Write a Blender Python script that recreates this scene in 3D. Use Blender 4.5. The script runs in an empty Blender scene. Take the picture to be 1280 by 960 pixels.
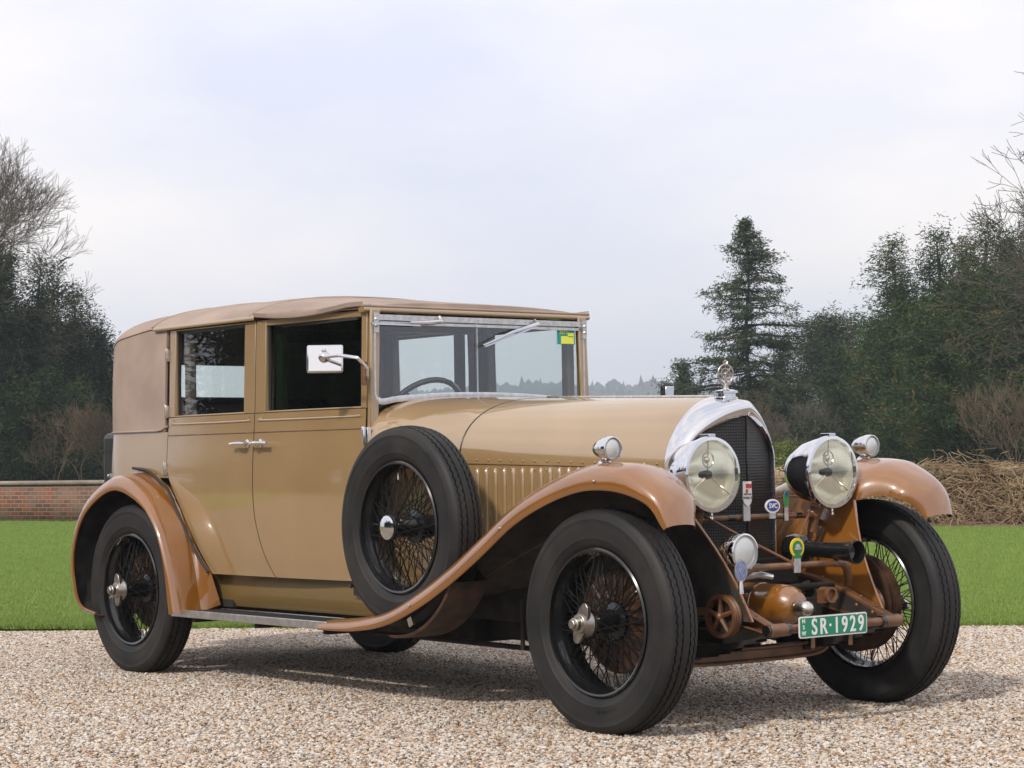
import bpy, bmesh, math, random
import numpy as np
from mathutils import Vector, Matrix, noise
R=math.radians; PI=math.pi
random.seed(7); rng=np.random.default_rng(7)
sc=bpy.context.scene; col=sc.collection
# ---------------------------------------------------------------- camera
CP=np.array([9.39917,-5.94144,0.98937])
CR=np.array([0.62579838,0.77982674,-0.01570481]); CU=np.array([0.03819605,-0.01052868,0.9992148]); CF=np.array([-0.77904907,0.62590686,0.03637513])
cam=bpy.data.cameras.new('camera'); co=bpy.data.objects.new('camera',cam); col.objects.link(co); sc.camera=co
cam.sensor_width=36; cam.lens=2709.31/1280*36; cam.clip_start=.1; cam.clip_end=9000
co.matrix_world=Matrix([[CR[0],CU[0],-CF[0],CP[0]],[CR[1],CU[1],-CF[1],CP[1]],[CR[2],CU[2],-CF[2],CP[2]],[0,0,0,1]])
sc.render.resolution_x=1024; sc.render.resolution_y=768
sc.view_settings.view_transform='Standard'; sc.view_settings.look='None'; sc.view_settings.gamma=1; sc.view_settings.use_curve_mapping=False
sc.view_settings.exposure=0.27
# ---------------------------------------------------------------- light
SUN=Vector((.34,-.94,.86)).normalized(); EL=math.asin(SUN.z); RO=math.atan2(SUN.x,SUN.y)
w=bpy.data.worlds.new('World'); sc.world=w; w.use_nodes=True
nt=w.node_tree; nt.nodes.clear()
def nd(nt,t,**k):
    n=nt.nodes.new(t)
    for a,b in k.items():
        if a.startswith('i_'): n.inputs[a[2:].replace('_',' ')].default_value=b
        else: setattr(n,a,b)
    return n
sky=nd(nt,'ShaderNodeTexSky',sky_type='NISHITA',sun_disc=False,sun_elevation=EL,sun_rotation=RO,air_density=1.2,dust_density=3.0,ozone_density=1.5)
bg=nd(nt,'ShaderNodeBackground'); bg.inputs['Strength'].default_value=.12
out=nd(nt,'ShaderNodeOutputWorld')
tc=nd(nt,'ShaderNodeTexCoord')
mp=nd(nt,'ShaderNodeMapping'); mp.inputs['Scale'].default_value=(1,1,2.6)
nt.links.new(tc.outputs['Generated'],mp.inputs['Vector'])
no=nd(nt,'ShaderNodeTexNoise'); no.inputs['Scale'].default_value=1.7; no.inputs['Detail'].default_value=5; no.inputs['Roughness'].default_value=.5; no.inputs['Distortion'].default_value=.3
nt.links.new(mp.outputs['Vector'],no.inputs['Vector'])
cr=nd(nt,'ShaderNodeValToRGB'); cr.color_ramp.elements[0].position=.25; cr.color_ramp.elements[0].color=(.78,.78,.78,1); cr.color_ramp.elements[1].position=.68; cr.color_ramp.elements[1].color=(1,1,1,1)
nt.links.new(no.outputs['Fac'],cr.inputs['Fac'])
no2=nd(nt,'ShaderNodeTexNoise'); no2.inputs['Scale'].default_value=3.4; no2.inputs['Detail'].default_value=6
nt.links.new(mp.outputs['Vector'],no2.inputs['Vector'])
cc=nd(nt,'ShaderNodeValToRGB'); cc.color_ramp.elements[0].position=.34; cc.color_ramp.elements[0].color=(6.7,6.85,8.1,1); cc.color_ramp.elements[1].position=.66; cc.color_ramp.elements[1].color=(9.4,8.7,8.15,1)
nt.links.new(no2.outputs['Fac'],cc.inputs['Fac'])
mx=nd(nt,'ShaderNodeMix',data_type='RGBA')
nt.links.new(cr.outputs['Color'],mx.inputs[0]); nt.links.new(sky.outputs['Color'],mx.inputs[6]); nt.links.new(cc.outputs['Color'],mx.inputs[7])
nt.links.new(mx.outputs[2],bg.inputs['Color']); nt.links.new(bg.outputs['Background'],out.inputs['Surface'])
sl=bpy.data.lights.new('sun','SUN'); sl.energy=2.5; sl.angle=R(4); sl.color=(1,.93,.84)
so=bpy.data.objects.new('sun',sl); col.objects.link(so); so.rotation_euler=SUN.to_track_quat('Z','Y').to_euler(); so.location=(0,0,30)
# ---------------------------------------------------------------- materials
def mat(name,c=(.5,.5,.5),rough=.5,metal=0,coat=0,coatr=.03,spec=.5):
    m=bpy.data.materials.new(name); m.use_nodes=True; n=m.node_tree; p=n.nodes['Principled BSDF']
    p.inputs['Base Color'].default_value=(*c,1); p.inputs['Roughness'].default_value=rough; p.inputs['Metallic'].default_value=metal
    p.inputs['Coat Weight'].default_value=coat; p.inputs['Coat Roughness'].default_value=coatr; p.inputs['Specular IOR Level'].default_value=spec
    return m
def P(m): return m.node_tree.nodes['Principled BSDF']
def vary(m,scale,c1,c2,coord='Object',detail=5,lo=.35,hi=.65,bump=0,bscale=None,bdist=.01,rlo=None,rhi=None):
    n=m.node_tree; t=nd(n,'ShaderNodeTexCoord'); x=nd(n,'ShaderNodeTexNoise'); x.inputs['Scale'].default_value=scale; x.inputs['Detail'].default_value=detail
    n.links.new(t.outputs[coord],x.inputs['Vector'])
    r=nd(n,'ShaderNodeValToRGB'); r.color_ramp.elements[0].position=lo; r.color_ramp.elements[0].color=(*c1,1); r.color_ramp.elements[1].position=hi; r.color_ramp.elements[1].color=(*c2,1)
    n.links.new(x.outputs['Fac'],r.inputs['Fac']); n.links.new(r.outputs['Color'],P(m).inputs['Base Color'])
    if rlo is not None:
        q=nd(n,'ShaderNodeMapRange'); q.inputs['To Min'].default_value=rlo; q.inputs['To Max'].default_value=rhi
        n.links.new(x.outputs['Fac'],q.inputs['Value']); n.links.new(q.outputs['Result'],P(m).inputs['Roughness'])
    if bump:
        b=nd(n,'ShaderNodeBump'); b.inputs['Strength'].default_value=bump; b.inputs['Distance'].default_value=bdist
        y=nd(n,'ShaderNodeTexNoise'); y.inputs['Scale'].default_value=bscale or scale; y.inputs['Detail'].default_value=3
        n.links.new(t.outputs[coord],y.inputs['Vector']); n.links.new(y.outputs['Fac'],b.inputs['Height']); n.links.new(b.outputs['Normal'],P(m).inputs['Normal'])
    return m
M={}
M['tan']=vary(mat('tan_paint',rough=.45,coat=1,coatr=.025),3,(.275,.176,.073),(.305,.198,.086),bump=.04,bscale=9,bdist=.01)
M['brown']=vary(mat('brown_paint',rough=.32,coat=.9,coatr=.03),4,(.20,.074,.006),(.235,.090,.009),bump=.04,bscale=8,bdist=.01)
M['brownmat']=vary(mat('brown_chassis_paint',rough=.42,coat=.3,coatr=.2),14,(.085,.038,.016),(.17,.075,.03),lo=.3,hi=.6)
M['under']=vary(mat('dusty_underseal',rough=.7),9,(.018,.017,.016),(.06,.052,.045),lo=.4,hi=.7)
M['black']=mat('black_enamel',(.008,.008,.009),.22,coat=.6)
M['dark']=vary(mat('dark_grime_and_shade',rough=.75),12,(.008,.007,.006),(.03,.024,.018))  # grime on the chassis; also paints shade into door edges and gaps
M['rubber']=vary(mat('tyre_rubber',rough=.62,spec=.35),7,(.009,.009,.010),(.027,.025,.023),lo=.3,hi=.7,bump=.15,bscale=160,bdist=.001,rlo=.5,rhi=.72)
M['rubbermat']=mat('ribbed_rubber',(.02,.02,.02),.7)
M['drum']=vary(mat('drum_paint',rough=.5),20,(.03,.014,.008),(.085,.04,.018))
M['well']=vary(mat('well_paint',rough=.6),12,(.03,.018,.012),(.09,.045,.025))
M['pewter']=vary(mat('pewter',rough=.35,metal=1),50,(.30,.27,.24),(.46,.43,.39),rlo=.25,rhi=.45)
M['chrome']=mat('chrome',(.72,.73,.76),.05,1)
M['nickel']=vary(mat('worn_nickel',rough=.22,metal=1),40,(.55,.52,.48),(.72,.69,.64),rlo=.15,rhi=.35)
M['alu']=vary(mat('brushed_aluminium',rough=.35,metal=1),30,(.55,.55,.56),(.72,.72,.73),rlo=.25,rhi=.45)
M['fabric']=vary(mat('roof_cloth',rough=.85,spec=.2),4,(.29,.225,.19),(.375,.295,.245),bump=.35,bscale=420,bdist=.001)
M['leather']=mat('dark_leather',(.012,.012,.012),.45)
M['lining']=mat('headlining',(.12,.10,.085),.9)
M['wood']=mat('dark_wood',(.06,.025,.01),.3,coat=.5)
M['white']=mat('white_enamel',(.75,.75,.73),.35)
M['red']=mat('red_enamel',(.6,.04,.04),.35)
M['blue']=mat('blue_enamel',(.03,.05,.28),.35)
M['bluegrey']=vary(mat('weathered_blue_badge',rough=.4),60,(.12,.15,.32),(.25,.28,.42))
M['green']=mat('green_enamel',(.02,.20,.05),.35)
M['plategreen']=mat('plate_green',(.015,.22,.13),.3)
M['yellow']=mat('yellow_enamel',(.75,.55,.03),.35)
M['teal']=mat('teal_print',(.01,.28,.26),.5)
M['stickeryellow']=mat('sticker_yellow',(.75,.8,.1),.5)
M['grille']=mat('radiator_core',(.006,.006,.007),.45)
n=M['grille'].node_tree; t=nd(n,'ShaderNodeTexCoord'); v=nd(n,'ShaderNodeTexVoronoi'); v.inputs['Scale'].default_value=110; v.inputs['Randomness'].default_value=0
mpg=nd(n,'ShaderNodeMapping'); mpg.inputs['Scale'].default_value=(0.01,1,.8)
b=nd(n,'ShaderNodeBump'); b.inputs['Strength'].default_value=1; b.inputs['Distance'].default_value=.004
rr=nd(n,'ShaderNodeValToRGB'); rr.color_ramp.elements[0].position=.3; rr.color_ramp.elements[0].color=(.001,.001,.001,1); rr.color_ramp.elements[1].position=.62; rr.color_ramp.elements[1].color=(.018,.018,.02,1)
n.links.new(t.outputs['Object'],mpg.inputs['Vector']); n.links.new(mpg.outputs['Vector'],v.inputs['Vector']); n.links.new(v.outputs['Distance'],b.inputs['Height']); n.links.new(b.outputs['Normal'],P(M['grille']).inputs['Normal']); n.links.new(v.outputs['Distance'],rr.inputs['Fac']); n.links.new(rr.outputs['Color'],P(M['grille']).inputs['Base Color'])
def thin_glass(name,tint,refl=1.0,rough=.0,ior=1.5,alphamin=0.0):
    m=bpy.data.materials.new(name); m.use_nodes=True; n=m.node_tree; n.nodes.clear()
    o=nd(n,'ShaderNodeOutputMaterial'); tr=nd(n,'ShaderNodeBsdfTransparent'); tr.inputs['Color'].default_value=(*tint,1)
    g=nd(n,'ShaderNodeBsdfGlossy'); g.inputs['Roughness'].default_value=rough; g.inputs['Color'].default_value=(1,1,1,1)
    f=nd(n,'ShaderNodeLayerWeight'); f.inputs['Blend'].default_value=.5
    pw=nd(n,'ShaderNodeMath',operation='POWER'); pw.inputs[1].default_value=3.5; n.links.new(f.outputs['Facing'],pw.inputs[0])
    ma=nd(n,'ShaderNodeMath',operation='MULTIPLY_ADD',use_clamp=True); ma.inputs[1].default_value=.9; ma.inputs[2].default_value=.05*refl+alphamin
    n.links.new(pw.outputs['Value'],ma.inputs[0])
    mi=nd(n,'ShaderNodeMixShader'); n.links.new(ma.outputs['Value'],mi.inputs['Fac']); n.links.new(tr.outputs['BSDF'],mi.inputs[1]); n.links.new(g.outputs['BSDF'],mi.inputs[2]); n.links.new(mi.outputs['Shader'],o.inputs['Surface'])
    return m
M['glass']=thin_glass('window_glass',(.88,.93,.9),1.6)
M['tint']=thin_glass('tree_reflection_glass',(.22,.33,.24),1.6)  # dark green in the pane stands in for mirrored trees
M['screen']=thin_glass('windscreen_glass',(.86,.9,.9),1.6,alphamin=.05)  # extra even reflection over the whole pane
P(M['tan']).inputs['Coat IOR'].default_value=2.2
P(M['brown']).inputs['Coat IOR'].default_value=1.9
M['spoke']=mat('satin_black_spokes',(.006,.006,.006),.6,spec=.2)
for q_ in ('tan','brown'):
    n=M[q_].node_tree; t=nd(n,'ShaderNodeTexCoord'); x=nd(n,'ShaderNodeTexNoise'); x.inputs['Scale'].default_value=2.2; x.inputs['Detail'].default_value=9; x.inputs['Roughness'].default_value=.7
    n.links.new(t.outputs['Object'],x.inputs['Vector']); g_=nd(n,'ShaderNodeMapRange'); g_.inputs['From Min'].default_value=.35; g_.inputs['From Max'].default_value=.7; g_.inputs['To Min'].default_value=.015; g_.inputs['To Max'].default_value=.10
    n.links.new(x.outputs['Fac'],g_.inputs['Value']); n.links.new(g_.outputs['Result'],P(M[q_]).inputs['Coat Roughness'])
M['apron']=mat('olive_brown_paint',(.17,.11,.035),.4,coat=.6)
M['lens']=thin_glass('lamp_glass',(.97,.97,.9),1.6)
M['frost']=mat('fluted_lamp_glass',(.50,.53,.53),.2,spec=.6,coat=1)
M['reflector']=mat('lamp_reflector',(.96,.96,.91),.2,.75)
# ---------------------------------------------------------------- mesh helpers
def tag(o,label=None,cat=None,group=None,kind=None):
    if label: o['label']=label
    if cat: o['category']=cat
    if group: o['group']=group
    if kind: o['kind']=kind
    return o
def unit(v): v=np.array(v,float); return v/(np.linalg.norm(v)+1e-12)
def frame(ax):
    a=unit(ax); h=np.array([0,0,1.]) if abs(a[2])<.9 else np.array([1.,0,0])
    u=unit(np.cross(h,a)); v=np.cross(a,u); return a,u,v
class MB:
    def __init__(s): s.v=[]; s.f=[]; s.m=[]
    def add(s,vs,fs,mi=0):
        b=len(s.v); s.v+= [tuple(map(float,p)) for p in vs]; s.f+=[tuple(b+i for i in f) for f in fs]; s.m+=[mi]*len(fs); return s
    def grid(s,rows,cu=False,cv=False,mi=0,flip=False):
        nr=len(rows); nc=len(rows[0]); vs=[p for r in rows for p in r]; fs=[]
        for i in range(nr if cv else nr-1):
            for j in range(nc if cu else nc-1):
                a=i*nc+j; b_=i*nc+(j+1)%nc; c=((i+1)%nr)*nc+(j+1)%nc; d=((i+1)%nr)*nc+j
                fs.append((d,c,b_,a) if flip else (a,b_,c,d))
        return s.add(vs,fs,mi)
    def rev(s,prof,o,ax,n=32,mi=0,u0=None,arc=None,wob=None):
        a,u,v=frame(ax); o=np.array(o,float); rows=[]
        A=[2*PI*k/n for k in range(n)] if arc is None else [arc[0]+(arc[1]-arc[0])*k/n for k in range(n+1)]
        for k,t in enumerate(A):
            d=u*math.cos(t)+v*math.sin(t)
            rows.append([o+d*p[0]+a*(p[1]+(wob(k,i) if wob else 0)) for i,p in enumerate(prof)])
        return s.grid(rows,cv=arc is None,mi=mi)
    def tube(s,path,r,n=8,mi=0,cap=True,squash=None):
        P_=[np.array(p,float) for p in path]; k=len(P_); rs=r if hasattr(r,'__len__') else [r]*k
        t0=unit(P_[1]-P_[0]); _,u,v=frame(t0); rows=[]
        for i in range(k):
            t=unit(P_[min(i+1,k-1)]-P_[max(i-1,0)]); u=unit(u-t*np.dot(u,t)); v=np.cross(t,u)
            rows.append([P_[i]+rs[i]*(u*math.cos(2*PI*j/n)+v*math.sin(2*PI*j/n)) for j in range(n)])
        b=len(s.v); s.grid(rows,cu=True,mi=mi)
        if cap: s.f+=[tuple(b+j for j in range(n))[::-1],tuple(b+(k-1)*n+j for j in range(n))]; s.m+=[mi,mi]
        return s
    def box(s,c,d,rot=None,mi=0):
        vs=[]
        for x in (-.5,.5):
            for y in (-.5,.5):
                for z in (-.5,.5):
                    p=Vector((x*d[0],y*d[1],z*d[2]))
                    if rot: p=rot@p
                    vs.append((p.x+c[0],p.y+c[1],p.z+c[2]))
        return s.add(vs,[(0,1,3,2),(4,6,7,5),(0,4,5,1),(2,3,7,6),(0,2,6,4),(1,5,7,3)],mi)
    def prism(s,pts,off,mi=0):
        n=len(pts); off=np.array(off,float); vs=[np.array(p,float) for p in pts]+[np.array(p,float)+off for p in pts]
        fs=[tuple(range(n))[::-1],tuple(range(n,2*n))]+[(i,(i+1)%n,n+(i+1)%n,n+i) for i in range(n)]
        return s.add(vs,fs,mi)
    def ball(s,c,r,n=16,ax=(0,0,1),mi=0):
        pr=[(r*math.sin(PI*i/(n//2)),-r*math.cos(PI*i/(n//2))) for i in range(n//2+1)]
        return s.rev(pr,c,ax,n,mi)
    def build(s,name,mats,parent=None,recalc=True,smooth=40,bevel=0,solid=0,sub=0,moff=0,rim=0,merge=True,soff=-1):
        me=bpy.data.meshes.new(name); me.from_pydata(s.v,[],s.f)
        mats=mats if isinstance(mats,(list,tuple)) else [mats]
        for m in mats: me.materials.append(M[m] if isinstance(m,str) else m)
        if len(mats)>1: me.polygons.foreach_set('material_index',s.m)
        bm=bmesh.new(); bm.from_mesh(me)
        if merge: bmesh.ops.remove_doubles(bm,verts=bm.verts,dist=1e-5)
        if recalc: bmesh.ops.recalc_face_normals(bm,faces=bm.faces)
        bm.to_mesh(me); bm.free()
        me.polygons.foreach_set('use_smooth',[True]*len(me.polygons))
        if smooth<180: me.set_sharp_from_angle(angle=R(smooth))
        o=bpy.data.objects.new(name,me); col.objects.link(o)
        if parent: o.parent=parent
        if solid: 
            md=o.modifiers.new('s','SOLIDIFY'); md.thickness=solid; md.offset=soff; md.material_offset=moff; md.material_offset_rim=rim
        if solid: md=o.modifiers.new('e','EDGE_SPLIT'); md.split_angle=R(50)
        if bevel:
            md=o.modifiers.new('b','BEVEL'); md.width=bevel; md.segments=2; md.limit_method='ANGLE'; md.angle_limit=R(35)
        if sub: md=o.modifiers.new('u','SUBSURF'); md.levels=sub; md.render_levels=sub
        return o
def catmull(pts,n):
    p=[np.array(q,float) for q in pts]; p=[2*p[0]-p[1]]+p+[2*p[-1]-p[-2]]; out=[]
    for i in range(1,len(p)-2):
        for k in range(n):
            t=k/n; a,b_,c,d=p[i-1],p[i],p[i+1],p[i+2]
            out.append(.5*((2*b_)+(-a+c)*t+(2*a-5*b_+4*c-d)*t*t+(-a+3*b_-3*c+d)*t**3))
    out.append(p[-2]); return out
def ip(x,tab):
    xs=[a for a,_ in tab]; return float(np.interp(x,xs,[b for _,b in tab]))
def sip(x,tab): # smooth interpolation
    for (a,ya),(b_,yb) in zip(tab,tab[1:]):
        if x<=b_:
            t=max(0,min(1,(x-a)/(b_-a))); t=t*t*(3-2*t); return ya+(yb-ya)*t
    return tab[-1][1]
def text_mesh(body,size,ext=.001,align='CENTER',bold=0.0,sx=1.0):
    cu=bpy.data.curves.new('txt','FONT'); cu.body=body; cu.size=size; cu.extrude=ext; cu.align_x=align; cu.align_y='CENTER'; cu.offset=bold
    o=bpy.data.objects.new('txt',cu); col.objects.link(o); dg=bpy.context.evaluated_depsgraph_get(); me=bpy.data.meshes.new_from_object(o.evaluated_get(dg))
    vs=[(v.co.x*sx,v.co.y,v.co.z) for v in me.vertices]; fs=[tuple(p.vertices) for p in me.polygons]
    bpy.data.objects.remove(o); bpy.data.curves.remove(cu); bpy.data.meshes.remove(me); return vs,fs
def add_text(mb,body,size,origin,ux,uy,ext=.001,mi=0,bold=0,sx=1.0):
    vs,fs=text_mesh(body,size,ext,bold=bold,sx=sx); ux=unit(ux); uy=unit(uy); uz=np.cross(ux,uy); o=np.array(origin,float)
    mb.add([o+ux*v[0]+uy*v[1]+uz*v[2] for v in vs],fs,mi)
HAZE=.0007
# ================================================================ SETTING
F2=unit([CF[0],CF[1],0]); R2=unit([CR[0],CR[1],0])
def gp(px,d,z=0.0):   # ground point at depth d metres from the camera station, bearing of column px
    p=CP+(CF+CR*(px-640)/2709.3)*d; return np.array([p[0],p[1],z])
def at(r,d,z=0): p=np.array([CP[0],CP[1],0])+R2*r+F2*d; p[2]=z; return p
def npmesh(name,V,Fq,mats,parent=None,smooth=False,attr=None):
    V=np.asarray(V,np.float32); Fq=np.asarray(Fq,np.int32); k=Fq.shape[1]
    me=bpy.data.meshes.new(name); me.vertices.add(len(V)); me.vertices.foreach_set('co',V.ravel()); me.loops.add(Fq.size); me.loops.foreach_set('vertex_index',Fq.ravel())
    me.polygons.add(len(Fq)); me.polygons.foreach_set('loop_start',np.arange(0,Fq.size,k,dtype=np.int32)); me.polygons.foreach_set('loop_total',np.full(len(Fq),k,dtype=np.int32))
    me.update(calc_edges=True)
    if smooth: me.polygons.foreach_set('use_smooth',[True]*len(Fq))
    for m in (mats if isinstance(mats,list) else [mats]): me.materials.append(m)
    if attr is not None:
        a=me.attributes.new('tone','FLOAT','FACE'); a.data.foreach_set('value',np.asarray(attr,np.float32))
    o=bpy.data.objects.new(name,me); col.objects.link(o)
    if parent: o.parent=parent
    return o
# ground & terrain
gm=vary(mat('meadow',rough=.9,spec=.1),.02,(.035,.055,.018),(.07,.09,.03),detail=8)
Q=1570
V=[(-Q,-Q,-.03),(Q,-Q,-.03),(Q,Q,-.03),(-Q,Q,-.03)]
g=npmesh('ground',V,[(0,1,2,3)],gm); g['kind']='structure'
# lawn behind the gravel and in front of the wall
lm=mat('lawn_grass',rough=.85,spec=.15); n=lm.node_tree; t=nd(n,'ShaderNodeTexCoord')
a=nd(n,'ShaderNodeTexNoise'); a.inputs['Scale'].default_value=.45; a.inputs['Detail'].default_value=6
b=nd(n,'ShaderNodeTexNoise'); b.inputs['Scale'].default_value=60; b.inputs['Detail'].default_value=4
ra=nd(n,'ShaderNodeValToRGB'); ra.color_ramp.elements[0].position=.38; ra.color_ramp.elements[0].color=(.135,.215,.036,1); ra.color_ramp.elements[1].position=.62; ra.color_ramp.elements[1].color=(.225,.305,.075,1)
rb_=nd(n,'ShaderNodeMix',data_type='RGBA',blend_type='MULTIPLY'); rb_.inputs[0].default_value=.6
rc=nd(n,'ShaderNodeValToRGB'); rc.color_ramp.elements[0].position=.3; rc.color_ramp.elements[0].color=(.45,.5,.4,1); rc.color_ramp.elements[1].position=.7; rc.color_ramp.elements[1].color=(1.2,1.15,1.1,1)
for s_ in (a,b): n.links.new(t.outputs['Object'],s_.inputs['Vector'])
n.links.new(a.outputs['Fac'],ra.inputs['Fac']); n.links.new(b.outputs['Fac'],rc.inputs['Fac']); n.links.new(ra.outputs['Color'],rb_.inputs[6]); n.links.new(rc.outputs['Color'],rb_.inputs[7]); n.links.new(rb_.outputs[2],P(lm).inputs['Base Color'])
bu=nd(n,'ShaderNodeBump'); bu.inputs['Strength'].default_value=.8; bu.inputs['Distance'].default_value=.03; n.links.new(b.outputs['Fac'],bu.inputs['Height']); n.links.new(bu.outputs['Normal'],P(lm).inputs['Normal'])
# edge line from (20,787) depth 13.46 to (1260,783) depth 12.46 in the photograph's view
def edge(r): return 12.97-.5*r/3.05*.97   # depth as a function of lateral offset r
NL=160; rows=[]
V=[];Fq=[]
rs=np.linspace(-40,40,NL)
for k,r_ in enumerate(rs):
    e=edge(r_)+.05*noise.noise(Vector((r_*1.3,0,0)))+.035*noise.noise(Vector((r_*9,4,0)))
    V+= [at(r_,e,-.006),at(r_,e+.16,.014),at(r_,e+.55,.030),at(r_,60,.032)]
for k in range(NL-1):
    for j in range(3): a0=k*4+j; Fq.append((a0,a0+4,a0+5,a0+1))
lawn=npmesh('lawn',V,Fq,lm); lawn['kind']='structure'
V=[at(-24,-30,.012),at(-24,12.6,.012),at(-90,12.6,.012),at(-90,-30,.012)]
l2=npmesh('lawn',V,[(0,3,2,1)],lm); l2['kind']='structure'
V=[at(60,-14,.012),at(-24,-14,.012),at(-24,-60,.012),at(60,-60,.012)]
l2=npmesh('lawn',V,[(0,1,2,3)],lm); l2['kind']='structure'
# gravel sheet
grm=mat('gravel_bed',rough=.85,spec=.2); n=grm.node_tree; t=nd(n,'ShaderNodeTexCoord')
v=nd(n,'ShaderNodeTexVoronoi'); v.inputs['Scale'].default_value=75; n.links.new(t.outputs['Object'],v.inputs['Vector'])
rp=nd(n,'ShaderNodeValToRGB'); e=rp.color_ramp.elements; e[0].position=0; e[0].color=(.24,.165,.11,1); e[1].position=1; e[1].color=(.46,.41,.35,1)
for p_,c_ in ((.25,(.42,.34,.27,1)),(.45,(.50,.42,.34,1)),(.6,(.30,.17,.09,1)),(.72,(.46,.40,.34,1)),(.85,(.20,.19,.19,1))):
    q=e.new(p_); q.color=c_
sep=nd(n,'ShaderNodeSeparateColor'); n.links.new(v.outputs['Color'],sep.inputs['Color']); n.links.new(sep.outputs[0],rp.inputs['Fac'])
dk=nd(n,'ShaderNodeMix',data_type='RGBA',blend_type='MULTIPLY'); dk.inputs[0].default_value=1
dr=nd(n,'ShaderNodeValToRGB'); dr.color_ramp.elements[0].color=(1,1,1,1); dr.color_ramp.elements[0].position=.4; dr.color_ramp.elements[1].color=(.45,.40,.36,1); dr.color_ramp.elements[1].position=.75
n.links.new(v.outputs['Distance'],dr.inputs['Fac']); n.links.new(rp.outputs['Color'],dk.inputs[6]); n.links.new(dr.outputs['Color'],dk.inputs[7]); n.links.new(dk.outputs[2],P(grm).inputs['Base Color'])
bu=nd(n,'ShaderNodeBump',invert=True); bu.inputs['Strength'].default_value=1; bu.inputs['Distance'].default_value=.012; n.links.new(v.outputs['Distance'],bu.inputs['Height']); n.links.new(bu.outputs['Normal'],P(grm).inputs['Normal'])
V=[];Fq=[]
for k,r_ in enumerate(rs): V+=[at(r_,-12,-.004),at(r_,edge(r_)+.02,-.004)]
for k in range(NL-1): Fq.append((k*2,k*2+2,k*2+3,k*2+1))
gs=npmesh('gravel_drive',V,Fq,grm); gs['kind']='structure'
# loose stones
def stone_material():
    m=mat('pebbles',rough=.6,spec=.35); n=m.node_tree; oi=nd(n,'ShaderNodeObjectInfo')
    r=nd(n,'ShaderNodeValToRGB'); e=r.color_ramp.elements; r.color_ramp.interpolation='CONSTANT'
    cs=[(.72,.64,.54),(.60,.44,.30),(.78,.72,.63),(.38,.24,.14),(.66,.55,.43),(.80,.76,.70),(.30,.28,.27),(.62,.48,.35),(.70,.62,.53),(.28,.17,.10),(.74,.66,.55),(.52,.48,.45),(.58,.38,.22),(.82,.78,.71)]
    e[0].position=0; e[0].color=(*cs[0],1); e[1].position=1/len(cs); e[1].color=(*cs[1],1)
    for k in range(2,len(cs)): q=e.new(k/len(cs)); q.color=(*cs[k],1)
    n.links.new(oi.outputs['Random'],r.inputs['Fac'])
    h=nd(n,'ShaderNodeHueSaturation'); h.inputs['Saturation'].default_value=1.0; h.inputs['Value'].default_value=.73
    n.links.new(r.outputs['Color'],h.inputs['Color']); n.links.new(h.outputs['Color'],P(m).inputs['Base Color']); return m
def scatter(name,pts,kind,material,build):
    me=bpy.data.meshes.new(name); me.vertices.add(len(pts)); me.vertices.foreach_set('co',np.asarray(pts,np.float32).ravel())
    o=bpy.data.objects.new(name,me); col.objects.link(o); me.materials.append(material)
    ng=bpy.data.node_groups.new(name,'GeometryNodeTree'); ng.interface.new_socket('Geometry',in_out='INPUT',socket_type='NodeSocketGeometry'); ng.interface.new_socket('Geometry',in_out='OUTPUT',socket_type='NodeSocketGeometry')
    gi=ng.nodes.new('NodeGroupInput'); go=ng.nodes.new('NodeGroupOutput'); build(ng,gi,go,material)
    md=o.modifiers.new('scatter','NODES'); md.node_group=ng; return o
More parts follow.
